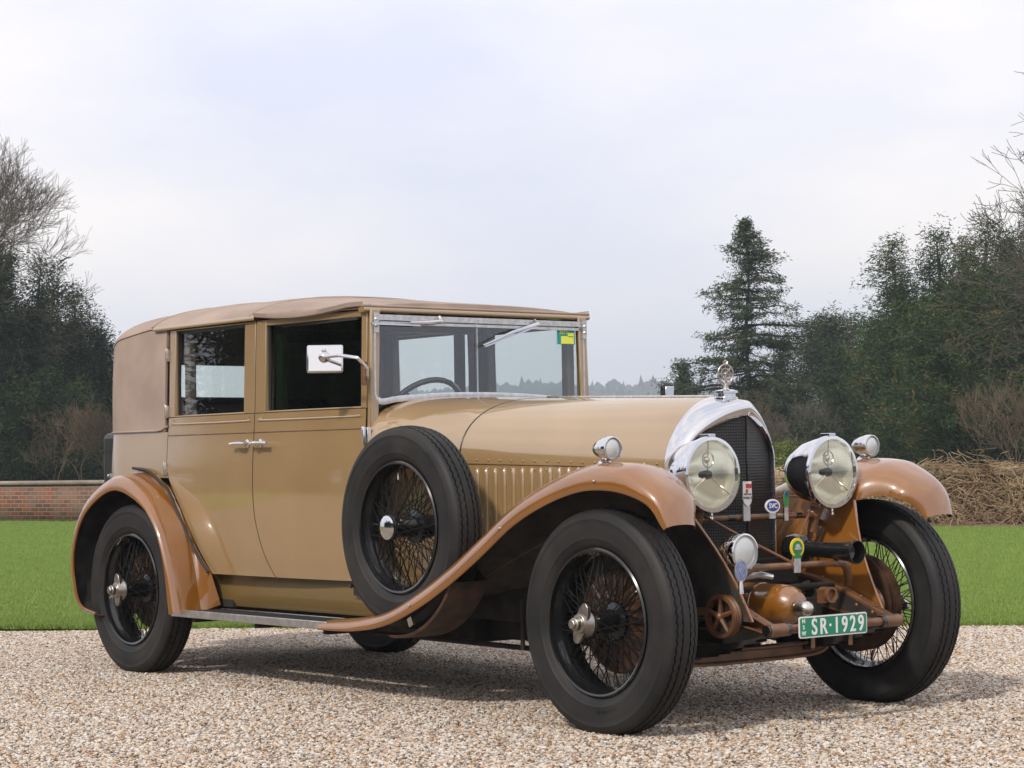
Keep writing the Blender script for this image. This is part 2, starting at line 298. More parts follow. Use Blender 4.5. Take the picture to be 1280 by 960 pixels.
def stones(ng,gi,go,material):
    L=ng.links.new; N=ng.nodes.new
    geos=[]
    for k,(sx,sy,sz) in enumerate(((1,.75,.5),(1,.6,.42),(.85,.8,.6))):
        ic=N('GeometryNodeMeshIcoSphere'); ic.inputs['Radius'].default_value=1; ic.inputs['Subdivisions'].default_value=2
        sp=N('GeometryNodeSetPosition'); nz=N('ShaderNodeTexNoise'); nz.noise_dimensions='4D'; nz.inputs['W'].default_value=k*3.3; nz.inputs['Scale'].default_value=.9; nz.inputs['Detail'].default_value=1
        vm=N('ShaderNodeVectorMath'); vm.operation='MULTIPLY_ADD'; vm.inputs[1].default_value=(1.1,1.1,1.1); vm.inputs[2].default_value=(-.55,-.55,-.55)
        L(nz.outputs['Color'],vm.inputs[0]); L(ic.outputs['Mesh'],sp.inputs['Geometry']); L(vm.outputs[0],sp.inputs['Offset'])
        tr=N('GeometryNodeTransform'); tr.inputs['Scale'].default_value=(sx,sy,sz); L(sp.outputs[0],tr.inputs['Geometry'])
        sm_=N('GeometryNodeSetMaterial'); sm_.inputs['Material'].default_value=material; L(tr.outputs[0],sm_.inputs['Geometry']); geos.append(sm_)
    gt=N('GeometryNodeGeometryToInstance')
    for g_ in geos: L(g_.outputs[0],gt.inputs[0])
    m2p=N('GeometryNodeMeshToPoints'); L(gi.outputs[0],m2p.inputs['Mesh'])
    ip_=N('GeometryNodeInstanceOnPoints'); ip_.inputs['Pick Instance'].default_value=True
    L(m2p.outputs[0],ip_.inputs['Points']); L(gt.outputs[0],ip_.inputs['Instance'])
    rv=N('FunctionNodeRandomValue'); rv.data_type='FLOAT_VECTOR'; rv.inputs[0].default_value=(-.45,-.45,0); rv.inputs[1].default_value=(.45,.45,6.283); L(rv.outputs[0],ip_.inputs['Rotation'])
    rs_=N('FunctionNodeRandomValue'); rs_.data_type='FLOAT'; rs_.inputs[2].default_value=0; rs_.inputs[3].default_value=1; rs_.inputs['Seed'].default_value=3
    pw=N('ShaderNodeMath'); pw.operation='POWER'; pw.inputs[1].default_value=2.2; L(rs_.outputs[1],pw.inputs[0])
    ma=N('ShaderNodeMath'); ma.operation='MULTIPLY_ADD'; ma.inputs[1].default_value=.0068; ma.inputs[2].default_value=.0042; L(pw.outputs[0],ma.inputs[0]); L(ma.outputs[0],ip_.inputs['Scale'])
    L(ip_.outputs[0],go.inputs[0])
K=int(470000)
d=np.sqrt(rng.random(K)*(13.3**2-4.6**2)+4.6**2); half=d*(640/2709.3)*1.22+.35
r_=(rng.random(K)*2-1)*half
keep=d<12.97-.159*r_+.05
d=d[keep]; r_=r_[keep]
pts=np.array([CP[0],CP[1],0])+R2*r_[:,None]+F2*d[:,None]; pts[:,2]=.001+.006*rng.random(len(d))
undul=np.array([0.0]); 
st=scatter('gravel_stones',pts,'stuff',stone_material(),stones); st['kind']='stuff'; tag(st,'loose pale flint and brown gravel stones covering the drive','gravel')
# grass blades
gbm=mat('grass_blades',rough=.6,spec=.25); n=gbm.node_tree; oi=nd(n,'ShaderNodeObjectInfo'); r=nd(n,'ShaderNodeValToRGB'); r.color_ramp.elements[0].color=(.12,.215,.03,1); r.color_ramp.elements[1].color=(.26,.34,.09,1); n.links.new(oi.outputs['Random'],r.inputs['Fac']); n.links.new(r.outputs['Color'],P(gbm).inputs['Base Color'])
def tufts(ng,gi,go,material):
    L=ng.links.new; N=ng.nodes.new
    jn=N('GeometryNodeJoinGeometry')
    for k in range(5):
        c=N('GeometryNodeMeshCone'); c.inputs['Vertices'].default_value=3; c.inputs['Radius Bottom'].default_value=.09; c.inputs['Depth'].default_value=1
        tr=N('GeometryNodeTransform'); a_=k*1.26; tr.inputs['Rotation'].default_value=(.5*math.cos(a_),.5*math.sin(a_),a_); tr.inputs['Translation'].default_value=(.35*math.cos(a_*1.7),.35*math.sin(a_*1.7),0); L(c.outputs[0],tr.inputs['Geometry']); L(tr.outputs[0],jn.inputs[0])
    sm_=N('GeometryNodeSetMaterial'); sm_.inputs['Material'].default_value=material; L(jn.outputs[0],sm_.inputs['Geometry'])
    m2p=N('GeometryNodeMeshToPoints'); L(gi.outputs[0],m2p.inputs['Mesh']); ip_=N('GeometryNodeInstanceOnPoints'); L(m2p.outputs[0],ip_.inputs['Points']); L(sm_.outputs[0],ip_.inputs['Instance'])
    rv=N('FunctionNodeRandomValue'); rv.data_type='FLOAT_VECTOR'; rv.inputs[0].default_value=(-.2,-.2,0); rv.inputs[1].default_value=(.2,.2,6.283); L(rv.outputs[0],ip_.inputs['Rotation'])
    rs_=N('FunctionNodeRandomValue'); rs_.data_type='FLOAT'; rs_.inputs[2].default_value=.020; rs_.inputs[3].default_value=.042; L(rs_.outputs[1],ip_.inputs['Scale']); L(ip_.outputs[0],go.inputs[0])
K=190000
u_=rng.random(K); d=12.7*np.exp(u_*math.log(42/12.7)); 
side=rng.random(K); half=d*(640/2709.3)
r_=np.where(side<.5,-half*(1.1-.45*rng.random(K)),half*(1.1-.42*rng.random(K)))
eb=rng.random(K)<.12; near=(rng.random(K)<.25)|eb; r_=np.where(near,(rng.random(K)*2-1)*half*1.05,r_)
d=np.where(eb,12.97-.159*r_+.03+.45*rng.random(K)**1.5,d)
keep=d>12.97-.159*r_+.03; d=d[keep]; r_=r_[keep]
pts=np.array([CP[0],CP[1],0])+R2*r_[:,None]+F2*d[:,None]; ee=d-(12.97-.159*r_); pts[:,2]=np.interp(ee,[0,.16,.55],[.004,.022,.038])
gb=scatter('lawn_blades',pts,'stuff',gbm,tufts); gb['kind']='stuff'; tag(gb,'short mown green grass of the lawn','grass')
# ---------------------------------------------------------------- wall with coping and dead climber
W0=at((0-640)/2709.3*43.5-6,46,0); W1=at(640/2709.3*27+6,24.5,0)
wd=unit(W1-W0); wn=np.array([-wd[1],wd[0],0]); WL=np.linalg.norm(W1-W0)
bm_=mat('old_brick',rough=.85,spec=.15); n=bm_.node_tree; t=nd(n,'ShaderNodeTexCoord'); br=nd(n,'ShaderNodeTexBrick'); br.inputs['Scale'].default_value=1; br.inputs['Brick Width'].default_value=.225; br.inputs['Row Height'].default_value=.075; br.inputs['Mortar Size'].default_value=.007; br.inputs['Color1'].default_value=(.26,.085,.045,1); br.inputs['Color2'].default_value=(.10,.055,.04,1); br.inputs['Mortar'].default_value=(.30,.26,.21,1); br.inputs['Bias'].default_value=-.1
mp_=nd(n,'ShaderNodeMapping'); mp_.inputs['Rotation'].default_value=(0,0,0)
n.links.new(t.outputs['UV'],br.inputs['Vector'])
nz=nd(n,'ShaderNodeTexNoise'); nz.inputs['Scale'].default_value=1.6; nz.inputs['Detail'].default_value=8; n.links.new(t.outputs['UV'],nz.inputs['Vector'])
r=nd(n,'ShaderNodeValToRGB'); r.color_ramp.elements[0].position=.4; r.color_ramp.elements[0].color=(0,0,0,1); r.color_ramp.elements[1].position=.68; r.color_ramp.elements[1].color=(.85,.85,.85,1); n.links.new(nz.outputs['Fac'],r.inputs['Fac'])
mi=nd(n,'ShaderNodeMix',data_type='RGBA'); n.links.new(r.outputs['Color'],mi.inputs[0]); n.links.new(br.outputs['Color'],mi.inputs[6]); mi.inputs[7].default_value=(.20,.175,.13,1); n.links.new(mi.outputs[2],P(bm_).inputs['Base Color'])
bu=nd(n,'ShaderNodeBump'); bu.inputs['Distance'].default_value=.01; n.links.new(br.outputs['Fac'],bu.inputs['Height']); bu.invert=True; n.links.new(bu.outputs['Normal'],P(bm_).inputs['Normal'])
def wallbox(name,a,b_,th,z0,z1,m,parent=None):
    v=unit(np.array(b_)-np.array(a)); nn=np.array([-v[1],v[0],0])*th/2; L=np.linalg.norm(np.array(b_)-np.array(a))
    V=[];uv=[]
    for q in (a-nn,b_-nn,b_+nn,a+nn):
        for z in (z0,z1): p=np.array(q); p[2]=z; V.append(p)
    Fq=[(0,2,3,1),(2,4,5,3),(4,6,7,5),(6,0,1,7),(1,3,5,7),(0,6,4,2)]
    o=npmesh(name,V,Fq,m,parent); uvl=o.data.uv_layers.new(name='UVMap')
    for p in o.data.polygons:
        for li in p.loop_indices:
            c=o.data.vertices[o.data.loops[li].vertex_index].co; s_=(Vector(c)-Vector(a)).dot(Vector(v)); tt=(Vector(c)-Vector(a)).dot(Vector((-v[1],v[0],0)))
            uvl.data[li].uv=(s_,c.z if abs(p.normal.z)<.5 else tt)
    return o
wr_=bpy.data.objects.new('brick_wall',None); col.objects.link(wr_); tag(wr_,'low weathered red brick garden wall with pale stone coping','wall')
wallbox('brickwork',W0,W1,.30,-.03,.72,bm_,wr_)
cpm=vary(mat('coping_stone',rough=.85),3,(.20,.16,.13),(.36,.30,.26),detail=8,bump=.3,bscale=20)
wallbox('coping',W0-wd*.02,W1+wd*.02,.38,.722,.795,cpm,wr_)
# dead climber
brt=vary(mat('brown_twigs',rough=.9,spec=.1),.8,(.10,.07,.05),(.19,.14,.10))
stm=vary(mat('dead_stems',rough=.9,spec=.1),.8,(.26,.18,.11),(.50,.38,.24))
def quads_tubes(paths,radii):
    """3-sided tubes from an array of paths (n,k,3)"""
    Pn=np.asarray(paths,float); n_,k_,_=Pn.shape; T=np.gradient(Pn,axis=1); T/=np.linalg.norm(T,axis=2,keepdims=True)+1e-9
    ref=np.zeros_like(T); ref[...,2]=1; m_=np.abs(T[...,2])>.9; ref[m_]=(1,0,0)
    U=np.cross(ref,T); U/=np.linalg.norm(U,axis=2,keepdims=True)+1e-9; Vv=np.cross(T,U); V=np.zeros((n_,k_,3,3))
    rr=np.asarray(radii)
    if rr.ndim==1: rr=rr[:,None]*np.ones(k_)
    for j in range(3):
        a_=2*PI*j/3; V[:,:,j]=Pn+rr[...,None]*(U*math.cos(a_)+Vv*math.sin(a_))
    idx=np.arange(n_*k_*3).reshape(n_,k_,3); fs=[]
    for j in range(3):
        fs.append(np.stack([idx[:,:-1,j],idx[:,:-1,(j+1)%3],idx[:,1:,(j+1)%3],idx[:,1:,j]],-1).reshape(-1,4))
    return V.reshape(-1,3),np.concatenate(fs)
hedge0=.42
NS=14000; s0=(hedge0+(1-hedge0)*rng.random(NS))*WL; paths=np.zeros((NS,7,3))
for_k=rng.random((NS,4))
face=rng.random(NS)
dirv=rng.normal(size=(NS,3))*np.array([1,.25,.8])
pos=np.stack([s0,(rng.random(NS)-.5)*.62,rng.random(NS)*.86],1)
for k in range(7):
    paths[:,k]=pos; dirv+=rng.normal(size=(NS,3))*.45*np.array([1,.3,.8]); dirv/=np.linalg.norm(dirv,axis=1,keepdims=True); pos=pos+dirv*.11
hz=.78+.08*np.sin(paths[...,0]*.9)+.06*np.sin(paths[...,0]*3.7)+.05*np.sin(paths[...,0]*7.1+1); hz=hz+(rng.random((NS,1))<.07)*.22
paths[...,2]=np.where(paths[...,2]>hz,hz+(paths[...,2]-hz)*.25,paths[...,2]); paths[...,2]=np.maximum(paths[...,2],.02)
sgn_=np.where(paths[...,1]<0,-1,1); paths[...,1]=np.where(np.abs(paths[...,1])<.17,sgn_*(.17+.16*np.abs(np.sin(paths[...,0]*9+paths[...,2]*7))),np.clip(paths[...,1],-.42,.42))
wp=W0+wd*paths[...,0:1]+wn*paths[...,1:2]; wp[...,2]=paths[...,2]
V,Fq=quads_tubes(wp,.0028+.0045*rng.random(NS))
hg=npmesh('climber_hedge',V,Fq,stm); tag(hg,'tangled dry brown climber covering the low wall on the right','hedge'); 
sb=vary(mat('bark_litter',rough=.95),6,(.10,.06,.035),(.22,.15,.10),detail=8)
V=[];Fq=[]
for k in range(60):
    q=W0+wd*WL*(hedge0+(1-hedge0)*k/59); w2=.25+.12*noise.noise(Vector((k*.7,0,0)))
    V+=[q-wn*(.2+w2+.25),q-wn*(.1)]; V[-2]=np.array([V[-2][0],V[-2][1],.037]); V[-1]=np.array([V[-1][0],V[-1][1],.10])
for k in range(59): Fq.append((k*2,k*2+2,k*2+3,k*2+1))
fb=npmesh('flower_bed',V,Fq,sb); fb['kind']='structure'
# ---------------------------------------------------------------- trees
def leafmat(name,dark,light,warm):
    m=mat(name,rough=.65,spec=.15); n=m.node_tree; at_=nd(n,'ShaderNodeAttribute',attribute_name='tone'); r=nd(n,'ShaderNodeValToRGB'); e=r.color_ramp.elements; e[0].position=0; e[0].color=(*dark,1); e[1].position=.75; e[1].color=(*light,1); q=e.new(.97); q.color=(*warm,1)
    n.links.new(at_.outputs['Fac'],r.inputs['Fac']); n.links.new(r.outputs['Color'],P(m).inputs['Base Color'])
    return m
LM={'cypress':leafmat('cypress_leaf',(.013,.031,.010),(.050,.086,.024),(.16,.12,.05)),'yew':leafmat('yew_leaf',(.008,.018,.007),(.024,.042,.014),(.05,.06,.02)),'fir':leafmat('fir_leaf',(.020,.036,.018),(.060,.083,.036),(.11,.10,.05)),'bush':leafmat('bush_leaf',(.06,.09,.015),(.15,.19,.03),(.22,.22,.04)),'pine':leafmat('pine_leaf',(.022,.034,.020),(.055,.075,.04),(.09,.08,.05))}
bark=vary(mat('bark',rough=.9,spec=.1),8,(.05,.038,.028),(.11,.085,.065),detail=6)
greybark=vary(mat('grey_twig_bark',rough=.9,spec=.1),6,(.07,.06,.055),(.15,.13,.115))
def leaves(centers,axes,size,tones,per=8,spread=.25,narrow=.22,droop=.2):
    """leaf sprays: each centre gets `per` thin blades fanned around its axis"""
    n_=len(centers); C=np.repeat(centers,per,0)+rng.normal(size=(n_*per,3))*spread; A=np.repeat(axes,per,0)+rng.normal(size=(n_*per,3))*.55; A[:,2]-=droop
    A/=np.linalg.norm(A,axis=1,keepdims=True); S=np.cross(A,rng.normal(size=A.shape)); S/=np.linalg.norm(S,axis=1,keepdims=True)
    L=size*(.6+.8*rng.random((n_*per,1))); Wd=L*narrow
    V=np.stack([C-A*L*.5,C+S*Wd*.5-A*L*.1,C+A*L*.5,C-S*Wd*.5-A*L*.05],1).reshape(-1,3)
    Fq=np.arange(n_*per*4).reshape(-1,4); T=np.clip(np.repeat(tones,per)+rng.normal(size=n_*per)*.10,0,1)
    return V,Fq,T
def tree(name,label,cat,base,H,mode,lm_,trunk_r=.18,wid=2.5,nb=220,seed=1,size=.28,per=9,z0=.08,group=None,lean=0,shape=None,spread=.16,bark_=None,leaders=6):
    global rng
    rng=np.random.default_rng(seed); base=np.array(base,float)
    root=bpy.data.objects.new(name,None); col.objects.link(root); tag(root,label,cat,group); root.location=base
    m=MB(); k=10; m.tube([(lean*(i/k)**2*.4+.05*math.sin(i*1.3+seed),.05*math.cos(i*1.1+seed),H*.97*i/k-.2) for i in range(k+1)],[trunk_r*(1-.93*i/k)**.9+.01 for i in range(k+1)],8); 
    t=m.build('trunk',bark_ or bark,root,smooth=60)
    cs=[];ax=[];tn=[];paths=[];rad=[]
    nl=1 if mode in('fir','pine') else leaders
    Ld=[(0,0,1.0)]+[(wid*.58*math.cos(q*2.4+seed),wid*.58*math.sin(q*2.4+seed),.66+.30*rng.random()) for q in range(nl-1)]
    for lx,ly,lf in Ld[1:]:
        paths.append(np.array([[lx*min(1,t*lf*2.2),ly*min(1,t*lf*2.2),t*lf*H] for t in (0,.15,.3,.5,.75,1)])); rad.append(np.linspace(.05,.01,6))
    for i in range(nb):
        f=rng.random(); lx,ly,lf=Ld[i%nl]
        a_=rng.random()*2*PI; K2=6
        nf=noise.noise(Vector((math.cos(a_)*1.3,math.sin(a_)*1.3,f*4+seed*7)))
        if mode=='fir':
            h=z0+(1-z0)*(round(f**.85*22)+rng.normal()*.12)/22; h=min(.985,max(z0,h)); L=max(.12,wid*(1-h)**.85*(.45+.6*rng.random()+.85*nf)); up=.3 if h>.8 else .02
        elif mode=='pine':
            h=z0+(1-z0)*f; L=wid*(math.sin(PI*min(1,max(.02,(h-z0)/(1-z0)))**.8)**.6)*(.4+.7*rng.random()+.5*nf); up=.35
        else:
            h=(z0+(1-z0)*f**.72)*lf; L=wid*(1.0 if nl==1 else .74)*(shape(f**.85) if shape else (1-f)**.6)*max(.3,.6+.35*rng.random()+.9*nf); up=.55
        d=np.array([math.cos(a_),math.sin(a_),up]); lz=min(1,h*2.2); p=np.array([lx*lz,ly*lz,h*H-(L*up*.5 if mode=='cyp' else 0)]); path=[p]
        for q in range(K2-1):
            dd=d.copy()
            if mode=='fir': dd[2]=up-.45*q/K2+.5*(q/K2)**2
            if mode=='cyp': dd[2]=up*(1-.9*q/K2)
            dd+=rng.normal(size=3)*.12; path.append(path[-1]+dd/np.linalg.norm(dd)*L/(K2-1))
        path=np.array(path); paths.append(path); rad.append(np.linspace(.012+.012*L,.004,K2))
        nn=max(3,int(L/(.13 if mode=='fir' else .17))); tb=np.clip(rng.normal(.42,.22),0,1)
        for q in range(nn):
            u=((q+rng.random())/nn)**.75
            if u<.15 and mode!='cyp': continue
            x=u*(K2-1); j=min(K2-2,int(x)); c=path[j]+(path[j+1]-path[j])*(x-j); c=c+rng.normal(size=3)*spread*np.array([1,1,.4 if mode=='fir' else .9])
            cs.append(c); dv=path[j+1]-path[j]; dv=dv/np.linalg.norm(dv)+rng.normal(size=3)*.3; ax.append(dv); tn.append(tb+rng.normal()*.08+(.5 if rng.random()<.04 else 0))
    V,Fq=quads_tubes(paths,np.array(rad)); npmesh('limbs',V,Fq,bark_ or bark,root)
    V,Fq,T=leaves(np.array(cs),np.array(ax),size,np.array(tn),per,spread,droop=.35 if mode=='fir' else .15)
    npmesh('crown',V,Fq,LM[lm_],root,attr=T); return root
def bare(name,label,base,H,seed,start=None,direction=(0,0,1),L0=2.2,r0=.16,depth=6,mat_=None,spreadA=.55,cat='tree',nch=(2,4),group=None,gravity=.04,trunk=True,ratio=(.68,.88)):
    rg=random.Random(seed); root=bpy.data.objects.new(name,None); col.objects.link(root); tag(root,label,cat,group); root.location=Vector(base)
    paths=[];rad=[]
    def grow(p,d,L,r,dep):
        K2=5; path=[p]; dd=d
        for q in range(K2-1):
            dd=unit(dd+np.array([rg.gauss(0,.10),rg.gauss(0,.10),rg.gauss(0,.10)+gravity])); path.append(path[-1]+dd*L/(K2-1))
        r1=max(.0035,r*.68); paths.append(path); rad.append(np.linspace(r,r1,K2))
        if dep<=0: return
        for c in range(rg.randint(*nch)):
            k=rg.choice([2,3,4,4]) if c else 4
            nd_=unit(dd+np.array([rg.gauss(0,1),rg.gauss(0,1),rg.gauss(0,.8)])*spreadA); grow(path[k],nd_,L*rg.uniform(*ratio),max(.0035,r1*rg.uniform(.65,.92)),dep-1)
    grow(np.array([0,0,0.]) if start is None else np.array(start,float),unit(direction),L0,r0,depth)
    V,Fq=quads_tubes(paths[1:] if trunk else paths,np.array(rad[1:] if trunk else rad)); npmesh('branches',V,Fq,mat_ or greybark,root)
    if trunk:
        m=MB(); m.tube(paths[0],rad[0],8); m.build('trunk',mat_ or greybark,root)
    return root
# tree list : px column, depth, height
tree('fir_tree','tall open fir with a pointed top rising behind the bonnet','tree',gp(936,66),8.3,'fir','fir',.10,4.2,230,3,.12,19,z0=.28,spread=.075)
tree('fir_tree','low fir half hidden behind the bonnet left of the tall one','tree',gp(852,70),4.1,'fir','fir',.08,2.6,170,4,.12,20,z0=.10,spread=.10)
tree('fir_tree','small dark fir between the tall fir and the pine','tree',gp(978,74),4.9,'fir','fir',.09,3.0,190,5,.12,20,z0=.05,spread=.11)
tree('pine_tree','flat topped pine standing between the fir and the great cypresses','tree',gp(1040,76),5.9,'pine','pine',.12,1.7,200,6,.15,20,z0=.5,spread=.15)
shp=lambda h:min(1,(1-h)**.45*1.05)
grp='evergreens beyond the garden wall'
for px,dd,H,W_,sd,nb,lab in ((1178,62,7.6,2.3,11,1000,'great cypress behind the far front wing, tallest of the right group'),(1238,60,7.4,2.2,12,900,'great cypress second from the right edge of the photo'),(1209,63,7.3,2.1,17,700,'great cypress between the two tallest ones'),(1268,62,7.3,2.1,18,600,'great cypress third from the right edge of the photo'),(1300,58,7.6,2.2,13,600,'great cypress cut by the right edge of the photo'),(1128,64,6.0,1.6,14,560,'shorter dark cypress at the left foot of the great ones'),(1085,68,4.9,1.7,15,400,'low bushy cypress left of the great ones'),(1212,57,6.4,2.2,16,600,'rounded green cypress in front of the great ones')):
    tree('cypress_tree',lab,'tree',gp(px,dd),H,'cyp','cypress',.14,W_,nb,sd,.125,22,z0=.02,shape=shp,group=grp,spread=.13,leaders=9)
for px,dd,H,W_,sd,lab in ((1040,72,4.0,2.2,21,'low cypress seen between the headlights'),(995,66,3.1,1.8,22,'low cypress seen left of the far headlight'),(1150,60,3.2,1.8,23,'low cypress just above the far front wing'),(940,80,3.7,2.4,24,'low cypress behind the tall fir trunk')):
    tree('cypress_tree',lab,'tree',gp(px,dd),H,'cyp','fir' if sd!=23 else 'cypress',.1,W_,260,sd,.125,20,z0=.0,shape=shp,group=grp,spread=.15,leaders=4)
for px,dd,H,W_,sd,nb,lab in ((2,62,7.7,2.3,31,900,'dark yew at the left edge, tallest of the left group'),(50,64,7.3,2.0,32,760,'dark yew second from the left edge'),(92,66,6.4,1.6,33,560,'pointed dark yew third from the left edge'),(124,70,5.5,1.6,34,460,'pointed dark yew nearest the back of the car'),(-55,60,8.2,2.1,35,460,'dark yew just outside the left edge'),(150,66,3.4,1.4,36,240,'low dark yew partly hidden by the car roof'),(55,58,3.6,2.0,37,360,'broad low yew in front of the taller left ones'),(195,72,2.6,1.4,38,160,'low yew seen through the rear windows')):
    tree('yew_tree',lab,'tree',gp(px,dd),H,'cyp','yew',.14,W_,nb,sd,.125,20,z0=.0,shape=shp,group='dark yews beyond the wall on the left',spread=.13,leaders=7)
tree('bush','yellow green bush showing just right of the radiator','bush',gp(985,52),1.35,'cyp','bush',.04,.6,110,41,.08,14,z0=.02,shape=lambda h:math.sqrt(max(0,1-(2*h-1)**2))+.1,spread=.09,leaders=3)
# bare trees
RV=np.array([R2[0],R2[1],0]); UP=np.array([0,0,1.])
bare('bare_tree','large bare tree with fine twigs above the yews at the left edge',gp(-112,45),9,51,direction=RV*.12+UP,L0=2.25,r0=.12,depth=8,spreadA=.42,nch=(2,4),gravity=.045,ratio=(.70,.84))
bare('bare_tree','bare tree outside the right edge whose twigs hang into the sky',gp(1425,27),9,52,direction=-RV*.05+UP,L0=1.85,r0=.075,depth=8,spreadA=.50,nch=(2,4),gravity=.02,ratio=(.68,.84))
for k,(px,dd,lab,sd) in enumerate(((105,52,'leafless brown shrub beside the luggage trunk',61),(72,54,'leafless brown shrub in front of the left yews',62),(135,50,'leafless shrub right behind the luggage trunk',63),(1000,56,'thin bare sapling between radiator and far headlight',64),(1275,50,'bare twiggy shrub at the right edge above the hedge',65),(1240,52,'bare twiggy shrub in front of the great cypresses',66),(925,60,'thin bare sapling by the mascot',67))):
    bare('bare_shrub',lab,gp(px,dd),2,sd,direction=(0,0,1),L0=.62,r0=.024,depth=7,spreadA=.45,nch=(2,3),cat='shrub',group='bare shrubs beyond the wall',mat_=brt if k!=3 else greybark,gravity=.07,ratio=(.74,.92))
# trees behind the photographer, mirrored in glass and paint
for k in range(10):
    tree('cypress_tree','dense cypress behind the photographer mirrored in the car windows, %s in its row'%('first','second','third','fourth','fifth','sixth','seventh','eighth','ninth','tenth')[k],'tree',(-62+k*8.5,-42-2*(k%2)+k*.3,0),15+2*(k%3),'cyp','cypress',.25,5.2,300,80+k,.5,14,z0=.0,shape=shp,group='cypresses behind the photographer',spread=.45)
# ---------------------------------------------------------------- far ridge
hm=vary(mat('hill_grass',rough=.95,spec=.05),.01,(.04,.055,.025),(.07,.085,.04),detail=6)
rng=np.random.default_rng(5)
def ridge(name,d0,d1,hh,seed):
    nx=140; V=[];Fq=[]
    for i in range(nx+1):
        r_=(-1+2*i/nx)*d1*.62
        for j in range(9):
            d=d0+(d1-d0)*j/8; p=at(r_,d); n1=noise.noise(Vector((r_/260+seed,d/400,seed))); n2=noise.noise(Vector((r_/90,d/150,seed+3)))
            p[2]=-1+hh*math.sin(PI/2*min(1,j/6))*(.85+.35*n1+.08*n2); V.append(p)
    for i in range(nx):
        for j in range(8): a=i*9+j; Fq.append((a,a+9,a+10,a+1))
    o=npmesh(name,V,Fq,hm,smooth=True); o['kind']='structure'; return np.array(V).reshape(nx+1,9,3)
G1=ridge('hills',850,1480,40,2.0)
wm=mat('far_wood',rough=.9,spec=.05); n=wm.node_tree; at_=nd(n,'ShaderNodeAttribute',attribute_name='tone'); r=nd(n,'ShaderNodeValToRGB'); r.color_ramp.elements[0].color=(.015,.025,.012,1); r.color_ramp.elements[1].color=(.06,.065,.04,1); n.links.new(at_.outputs['Fac'],r.inputs['Fac']); n.links.new(r.outputs['Color'],P(wm).inputs['Base Color'])
KT=6500; V=[];Fq=[];T=[]; 
for k in range(KT):
    i=rng.random()*139; j=rng.random()**.7*7.2; a=int(i); b_=int(j); p=G1[a,b_]*(1-(j-b_))+G1[a,b_+1]*(j-b_); p=p+(G1[a+1,b_]-G1[a,b_])*(i-a)
    con=rng.random()<.07; h=(9+7*rng.random())*(1.05 if con else .8); w_=h*(.2 if con else .45); t=rng.random()*.5+(0 if con else .4)
    prof=((.0,.5),(.25,1.),(.6,.62),(1,.02)) if con else ((0,.35),(.3,1),(.7,.85),(1,.15))
    b0=len(V)
    for f_,q in prof:
        for s_ in range(5):
            a_=2*PI*s_/5+f_*2; rr_=w_*q*(.75+.5*rng.random()); V.append((p[0]+rr_*math.cos(a_),p[1]+rr_*math.sin(a_),p[2]-1+h*f_+rng.normal()*.4))
    for u in range(3):
        for s_ in range(5): Fq.append((b0+u*5+s_,b0+u*5+(s_+1)%5,b0+(u+1)*5+(s_+1)%5,b0+(u+1)*5+s_)); T.append(t)
fw_=npmesh('far_woodland',V,Fq,wm,attr=T); fw_['kind']='stuff'; tag(fw_,'blue hazy woodland on the distant ridge','woodland')
# haze
hm_=bpy.data.materials.new('haze_air'); hm_.use_nodes=True; n=hm_.node_tree; n.nodes.clear(); o=nd(n,'ShaderNodeOutputMaterial'); pv=nd(n,'ShaderNodeVolumePrincipled'); pv.inputs['Density'].default_value=HAZE; pv.inputs['Color'].default_value=(.76,.87,1.0,1); pv.inputs['Anisotropy'].default_value=0; n.links.new(pv.outputs['Volume'],o.inputs['Volume'])
m=MB(); m.box((0,0,48),(3200,3200,99)); hb=m.build('haze',hm_,None,smooth=200); hb['kind']='stuff'; tag(hb,'pale blue haze lying over the distant woods','haze')
# ================================================================ THE CAR
car=bpy.data.objects.new('vintage_car',None); col.objects.link(car)
tag(car,'vintage tan limousine with brown wings and fabric roof parked on gravel','car')
def part(mb,name,mats,parent=car,**k): return mb.build(name,mats,parent,**k)
BT=[(-.6,.69),(1.0,.69),(1.3,.684),(1.6,.664),(1.80,.643),(2.24,.475)]
def bw(x):
    return float(np.interp(x,[a for a,_ in BT],[b for _,b in BT]))
def bws(x): # smoothed width
    return (bw(x-.12)+2*bw(x)+bw(x+.12)+bw(x-.06)*2+bw(x+.06)*2)/8 if x<2.0 else bw(x)
VT=[(.47,.955),(.55,.975),(.65,.988),(.8,.998),(.9,1.0),(1.0,.998),(1.15,.982),(1.23,.976),(1.45,.968),(1.67,.957)]
def vp(z): return float(np.interp(z,[a for a,_ in VT],[b for _,b in VT]))
def vps(z): return (vp(z-.06)+2*vp(z-.03)+2*vp(z)+2*vp(z+.03)+vp(z+.06))/8
def ys(x,z): return bws(x)*vps(z)
def skin(xl,xr,z0,z1,s,off=0,nz=30,nx=20,ease=None):
    rows=[]
    for i in range(nz+1):
        z=z0+(z1-z0)*i/nz; a=xl(z) if callable(xl) else xl; b_=xr(z) if callable(xr) else xr
        rows.append([(a+(b_-a)*j/nx, s*(ys(a+(b_-a)*j/nx,z)+off), z) for j in range(nx+1)])
    return rows
arch=[(.45,.60),(.49,.565),(.589,.478),(.70,.392),(.80,.316),(.883,.248),(.94,.206),(.99,.187),(1.3,.187)]
def sm(tab,z,h=.03): return (ip(z-h,tab)+2*ip(z,tab)+ip(z+h,tab))/4
xdl=lambda z: sm(arch,z)
mid=[(.45,1.15),(.493,1.11),(.55,1.062),(.64,1.015),(.75,.978),(.85,.968),(1.3,.967)]
xdm=lambda z: sm(mid,z)
frt=[(.45,1.70),(.493,1.715),(.8,1.765),(1.1,1.783),(1.3,1.785)]
xdf=lambda z: sm(frt,z)
G=.0028
